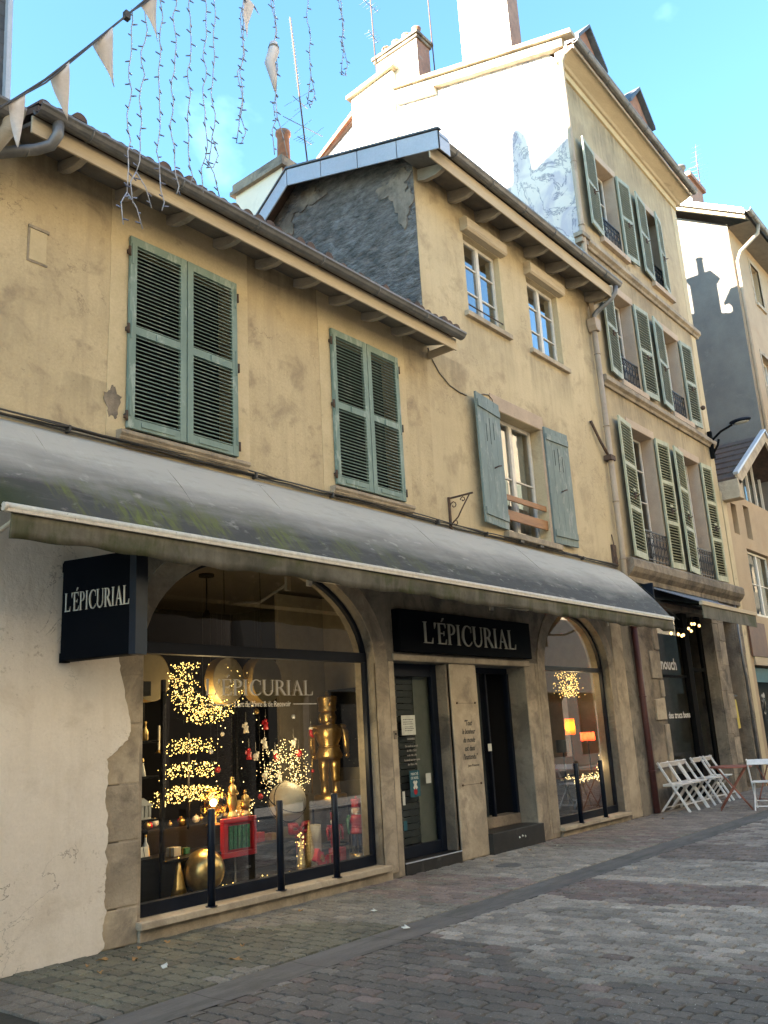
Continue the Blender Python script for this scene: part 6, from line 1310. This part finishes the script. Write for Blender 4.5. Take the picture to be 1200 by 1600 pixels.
# nutcrackers: legs, coat, belt, arms, head, tall hat
def nutcracker(loc, H, label, c_leg, c_coat, c_arm, c_face, c_hair, c_hat, c_base, rz=0):
    t = thing('nutcracker', label, 'nutcracker', loc, rz); k = H/1.0
    def part(nm_, mt_, fn): q = MB(); fn(q); q.xf(Matrix.Scale(k, 4)); q.build(nm_, mt_, t, world=False)
    part('base', c_base, lambda q: (q.lathe([(.15, 0), (.16, .02), (.16, .09), (.14, .10)], (0, 0, 0), 22)))
    for s in (-1, 1):
        part('leg', c_leg, lambda q: q.lathe([(.035, .11), (.034, .20), (.045, .25), (.040, .27), (.052, .34), (.056, .44)], (s*.058, 0, 0), 12))
        part('boot', c_coat if c_leg == 'gold' else 'black', lambda q: q.lathe([(.045, .10), (.044, .125), (.037, .14), (.036, .22)], (s*.058, -.012, 0), 12))
    part('coat', c_coat, lambda q: (q.lathe([(.125, .42), (.135, .45), (.10, .53), (.095, .55), (.125, .62), (.14, .69), (.12, .73), (.05, .75)], (0, 0, 0), 20), q.torus((0, 0, .535), .10, .012, 20, 6)))
    for s in (-1, 1):
        part('arm', c_arm, lambda q: (q.tube([(s*.13, 0, .71), (s*.175, 0, .66), (s*.18, -.01, .56), (s*.175, -.03, .47)], [.04, .038, .032, .026], 10), q.ball((s*.175, -.035, .445), .028, 8), q.ball((s*.145, 0, .72), .05, 10, 1, 1, .5)))
    part('head', c_face, lambda q: (q.lathe([(.06, .745), (.078, .77), (.080, .83), (.072, .87)], (0, 0, 0), 16), q.ball((0, -.085, .815), .016, 8), q.box(-.03, .03, -.095, -.07, .770, .785)))
    part('beard', c_hair, lambda q: (q.ball((0, -.05, .745), .058, 12, 1, .6, .9), q.ball((-.075, .01, .80), .03, 10, .7, 1, 1.5), q.ball((.075, .01, .80), .03, 10, .7, 1, 1.5), q.ball((0, -.082, .79), .03, 8, 1.3, .5, .35)))
    part('hat', c_hat, lambda q: (q.lathe([(.088, .865), (.092, .88), (.085, .90), (.098, .99), (.10, 1.0), (.09, 1.01)], (0, 0, 0), 18), q.ball((0, 0, 1.03), .022, 8, 1, 1, 1.4), q.ball((0, -.095, .94), .024, 8, 1, .5, 1.2)))
    if c_leg == 'gold': part('sceptre', 'gold', lambda q: (q.tube([(-.20, -.04, .12), (-.185, -.045, .62)], .007, 6), q.ball((-.185, -.045, .63), .02, 8)))
    return t
g = 'gold'
nutcracker((8.28, 1.08, .78), 1.30, 'large all gold nutcracker standing on a round black stand at the right of the window', g, g, g, g, g, g, g, R(-25))
t = thing('plant_stand', 'round black metal stand carrying the large gold nutcracker', 'stand', (8.28, 1.08, .2)); q = MB(); q.lathe([(.26, .555), (.26, .58)], (0, 0, 0), 26); q.torus((0, 0, .12), .2, .01, 22, 6); q.build('top', 'dark_wood', t, world=False)
for a in (45, 135, 225, 315): q = MB(); q.tube([(.22*math.cos(R(a)), .22*math.sin(R(a)), 0), (.22*math.cos(R(a)), .22*math.sin(R(a)), .56)], .012, 8); q.build('leg', 'dark_wood', t, world=False)
nutcracker((8.10, .50, .20), .66, 'slim painted nutcracker in red and green near the right jamb of the big window', 'blue_paint', 'red', 'green_foil', 'skin_paint', 'ornament_w', 'red', 'gold', R(-25))
nutcracker((7.95, .72, .20), .52, 'stout painted nutcracker with a white beard below the gold nutcracker', 'red', 'red', 'red', 'skin_paint', 'ornament_w', 'red', 'dark_wood', R(-25))
t = thing('wall_panel', 'dark speckled picture panel on the cream wall behind the gold nutcracker', 'picture', (8.745, 1.15, 1.75)); q = MB(); q.box(-.02, 0, -.33, .33, -.55, .45); q.build('panel', surf('speckled_panel', (.03, .03, .03), (.015, .015, .015), 8, patch=(.25, .22, .17), pscale=18, pr=(.62, .68)), t, world=False)
# dark fir tree with felt ornaments
xt = thing('christmas_tree', 'dark Christmas tree hung with ornaments behind the window lettering', 'Christmas tree', (7.35, 1.75, .2))
rr = random.Random(50); q = MB()
for i in range(5200):
    h = rr.random()**1.2; r_ = .72*(1-h)**.8+.03; a = rr.uniform(0, 6.283); rad = r_*rr.uniform(.35, 1); z = .25+h*1.95; c = Vector((rad*math.cos(a), rad*math.sin(a), z-.12*rad)); d = Vector((math.cos(a), math.sin(a), rr.uniform(-.4, .3))).normalized()*rr.uniform(.04, .10); s_ = d.cross(Vector((0, 0, 1))).normalized()*.005; q.add([c-s_, c+s_, c+d], [(0, 1, 2)])
q.build('foliage', 'fir', xt, world=False); q = MB(); q.tube([(0, 0, 0), (0, 0, 2.1)], [.04, .01], 8); q.build('trunk', 'dark_wood', xt, world=False)
q = MB()
for i in range(46): h = rr.random(); a = rr.uniform(3.2, 6.2); r_ = (.70*(1-h)**.8+.03); q.octa((r_*math.cos(a), r_*math.sin(a), .3+h*1.85), .009)
q.build('fairy_lights', 'lit_w', xt, world=False)
OR = [(6.68, 1.75, 'ornament_w', 'white felt angel ornament, highest on the left side of the dark tree', 0), (6.98, 1.78, 'red', 'small red figure ornament with a white tag near the top of the dark tree', 1), (6.96, 1.57, 'ornament_w', 'white flying angel ornament in the middle of the dark tree', 0), (6.72, 1.46, 'red', 'red robed ornament beside the light branches', 1), (6.82, 1.42, 'ornament_w', 'small white lamb ornament on the left side of the dark tree', 2), (7.12, 1.40, 'red', 'white and red stocking ornament above the smaller wreath', 3), (7.42, 1.55, 'ornament_w', 'white bear ornament right of the tree centre', 2), (6.95, 1.20, 'ornament_w', 'white dove ornament lowest on the left side of the dark tree', 2), (7.18, 1.18, 'ornament_w', 'white angel ornament touching the smaller wreath', 0), (7.72, 1.65, 'red', 'red and green cap ornament alone at the right of the dark tree', 3), (7.5, 1.42, 'red', 'red bauble ornament on top of the smaller wreath', 4)]
for x, z, m_, l, kd in OR:
    y = .95; t = thing('tree_ornament', l, 'ornament', (x+.12, y, z)); q = MB()
    if kd in (0, 1): q.lathe([(.035, -.07), (.02, -.01), (.012, .02)], (0, 0, 0), 9); q.ball((0, 0, .035), .02, 8); q.obox((.0, .012, .0), .09, .008, .04, (0, .3, 0))
    elif kd == 2: q.ball((0, 0, 0), .035, 9, 1.2, .8, 1); q.ball((.03, 0, .035), .02, 8); q.ball((-.02, 0, -.035), .014, 6); q.ball((.02, 0, -.035), .014, 6)
    elif kd == 3: q.tube([(0, 0, .05), (0, 0, -.02), (.035, 0, -.05)], [.022, .024, .018], 8)
    else: q.ball((0, 0, 0), .045, 12)
    q.build('body', m_, t, world=False); q = MB()
    if kd == 3: q.lathe([(.028, .04), (.028, .07)], (0, 0, 0), 10)
    q.tube([(0, 0, .05), (0, 0, .16)], .0015, 4); q.build('cord', 'ornament_w', t, world=False)

def shade_mat(name, c):
    mt = bpy.data.materials.new(name); mt.use_nodes = True; n = mt.node_tree; n.nodes.clear(); o = n.nodes.new('ShaderNodeOutputMaterial'); a = n.nodes.new('ShaderNodeBsdfTranslucent'); d = n.nodes.new('ShaderNodeBsdfDiffuse'); x = n.nodes.new('ShaderNodeMixShader')
    a.inputs[0].default_value = (*c, 1); d.inputs[0].default_value = (*[q*.6 for q in c], 1); x.inputs[0].default_value = .35; n.links.new(a.outputs[0], x.inputs[1]); n.links.new(d.outputs[0], x.inputs[2]); n.links.new(x.outputs[0], o.inputs[0]); return mt
# small glass and gilt baubles crowding the back shelf, and a few stacked presents
rr = random.Random(90); bp = None
for i in range(14):
    x = 5.55+i*.10+rr.uniform(-.012, .012); y = rr.uniform(1.0, 1.2); r_ = rr.uniform(.022, .045); mt_ = ('gold', 'red_bright', 'zinc_lt', 'gold_glitter')[i % 4]; t = thing('bauble', '%s bauble, %s from the left in the row on the dark back shelf' % ({'gold': 'plain gold', 'red_bright': 'shiny red', 'zinc_lt': 'silver', 'gold_glitter': 'glittery gold'}[mt_], 'first second third fourth fifth sixth seventh eighth ninth tenth eleventh twelfth thirteenth fourteenth'.split()[i]), 'bauble', (x, y, .785), 0, 'baubles on the back shelf')
    q = MB(); q.ball((0, 0, r_), r_, 12); q.build('ball', mt_, t, world=False); q = MB(); q.tube([(0, 0, 2*r_-.002), (0, 0, 2*r_+.012)], .006, 6); q.build('cap', 'gold', t, world=False)
for x, y, z, s_, m_, l in ((6.62, .6, .555, .12, 'red', 'red present standing on the black cabinet beside the light pillar'), (5.55, .6, .555, .10, 'globe_w', 'cream present at the left end of the black cabinet'), (5.70, .62, .555, .07, 'green_foil', 'little green present next to the cream one'), (6.80, .58, .555, .09, 'gold', 'little gold present at the right end of the black cabinet')):
    t = thing('gift_box', l, 'gift box', (x, y, z), R(12)); q = MB(); q.box(-s_/2, s_/2, -s_/2, s_/2, 0, s_*.8); q.build('box', m_, t, world=False, bevel=.003); q = MB(); q.box(-s_/2-.002, s_/2+.002, -.008, .008, 0, s_*.8+.002); q.build('ribbon', 'gold', t, world=False)
# more little things crowding the display: hanging stars and balls on threads, bottles and figures on the side shelves
rr = random.Random(66)
HG = [(5.45, 1.1, 1.9, 'red'), (5.62, 1.2, 1.75, 'zinc_lt'), (6.35, 1.15, 1.95, 'gold'), (6.5, 1.0, 1.68, 'ornament_w'), (6.6, 1.2, 1.30, 'red'), (6.42, 1.1, 1.50, 'zinc_lt'), (7.05, 1.05, 1.92, 'gold'), (7.6, 1.0, 1.85, 'zinc_lt'), (7.75, 1.05, 1.45, 'gold'), (7.0, .95, .98, 'red'), (6.72, 1.1, 1.08, 'gold'), (7.9, 1.0, 1.2, 'red')]
OD = 'first second third fourth fifth sixth seventh eighth ninth tenth eleventh twelfth'.split()
for (x, y, z, m_), od in zip(sorted(HG), OD):
    t = thing('hanging_ball', '%s %s ball hanging on a thread inside the big window, %s from the left' % ('small', {'red': 'red', 'zinc_lt': 'silver', 'gold': 'gold', 'ornament_w': 'white'}[m_], od), 'ornament', (x, y, z), 0, 'balls hanging on threads in the big window')
    q = MB(); q.ball((0, 0, 0), rr.uniform(.02, .036), 12); q.build('ball', m_, t, world=False); q = MB(); q.tube([(0, 0, .03), (0, 0, 3.4-z)], .0012, 4); q.build('thread', 'zinc', t, world=False)
for i, (x, z, m_, nm2) in enumerate(((4.84, .94, 'gold', 'gold bottle on the left shelf beside the model house'), (4.86, 1.32, 'red', 'red bottle on the left shelf beside the white and gold figure'), (4.93, 1.64, 'zinc_lt', 'silver bottle on the upper left shelf'), (5.10, 1.64, 'gold', 'gold bottle on the upper left shelf'), (5.12, .62, 'zinc_lt', 'silver bottle on the low left shelf by the card rack'))):
    t = thing('bottle', nm2, 'bottle', (x, .45, z)); q = MB(); q.lathe([(.026, 0), (.03, .01), (.03, .08), (.012, .12), (.010, .16)], (0, 0, 0), 14); q.build('body', m_, t, world=False); q = MB(); q.lathe([(.012, .158), (.012, .18)], (0, 0, 0), 10); q.build('stopper', 'gold', t, world=False)
# ================================================================ lamps behind the small arched window
def tlamp(loc, h, r_, sh, mat, label, e, col, pole='black'):
    t = thing('table_lamp', label, 'lamp', loc); q = MB(); q.lathe([(.09, 0), (.09, .015), (.02, .03)], (0, 0, 0), 18); q.tube([(0, 0, .02), (0, 0, h)], .012, 8); q.build('stand', pole, t, world=False)
    q = MB(); q.lathe([(r_, h-.02), (r_*.98, h-.02+sh)], (0, 0, 0), 26); q.f = q.f[:-2]; q.sm = q.sm[:-2]; q.build('lamp_shade', {'lit_orange': shade_mat('glowing_orange_shade', (1, .30, .02)), 'lit_coral': shade_mat('glowing_coral_shade', (1, .07, .035))}.get(mat, mat), t, world=False)
    if e: q = MB(); q.tube([(0, 0, h), (0, 0, h+sh*.3)], .02, 8); q.build('bulb_holder', 'black', t, world=False)
    if e: point((loc[0], loc[1], loc[2]+h+sh*.45), e, col, .03)
tlamp((13.72, .6, .75), .69, .085, .26, 'lit_orange', 'table lamp with a lit orange cylinder shade in the small arched window', .6, (1, .5, .15))
tlamp((14.36, .62, .72), .60, .125, .14, 'lit_coral', 'table lamp with a lit coral red drum shade in the small arched window', 1.5, (1, .62, .3))
tlamp((13.22, .5, .75), .42, .11, .2, 'roller_grey', 'unlit grey shaded lamp at the left of the small arched window', 0, None)
c_ = thing('display_chest', 'dark red wooden chest carrying the lamps in the small arched window', 'chest', (13.9, .8, .17)); q = MB(); q.box(13.35, 14.55, .5, 1.05, .17, .66); q.box(13.3, 14.6, .46, 1.09, .66, .70); q.build('carcass', 'brown_panel', c_, bevel=.004); q = MB(); q.box(12.95, 13.33, .36, .8, .17, .73); q.build('side_table', 'dark_wood', c_)
w3 = thing('light_wreath', 'wreath of fairy lights standing on the chest in the small arched window', 'wreath', (14.62, .45, .85)); f_ = ringp((14.55, .42, .82), .23, .07); bulbs(w3, f_, 230, .009, 'lit_w'); twig(w3, f_, 200)
w4 = thing('light_garland', 'garland of fairy lights trailing over the chest in the small arched window', 'string lights', (13.5, .42, .7)); bulbs(w4, lambda rr: (rr.uniform(12.95, 14.35), .40+rr.gauss(0, .02), .71+rr.gauss(0, .035)), 170, .009, 'lit_w'); bulbs(w4, lambda rr: (13.28+rr.gauss(0, .03), .36, rr.uniform(.5, .72)), 35, .009, 'lit_w')
w5 = thing('light_wreath', 'fairy light wreath hanging at the top of the small arched window', 'wreath', (13.8, .6, 2.3)); f_ = lambda rr: (13.80+rr.uniform(-.28, .28), .6+rr.gauss(0, .08), 2.28+rr.uniform(-.2, .2)-.06*rr.random()); bulbs(w5, f_, 230, .009, 'lit'); twig(w5, f_, 200)
point((13.8, .45, 2.2), 1, (1, .72, .36), .15); point((14.2, .32, .9), 1.2, (1, .72, .36), .15)
t = thing('statuette', 'pale figurine on the floor at the right corner of the small arched window', 'figurine', (14.35, .3, .17)); q = MB(); q.lathe([(.05, 0), (.03, .08), (.035, .14), (.01, .2)], (0, 0, 0), 10); q.build('robe', 'ornament_w', t, world=False); q = MB(); q.ball((0, 0, .21), .025, 8); q.build('head', 'ornament_w', t, world=False)
for o in bpy.data.objects:
    if o.name.startswith('lamp_light'): o['category'] = 'light'; o['label'] = 'warm glow of a lit lamp or fairy lights behind the shop glass'; o['group'] = 'lamp lights'
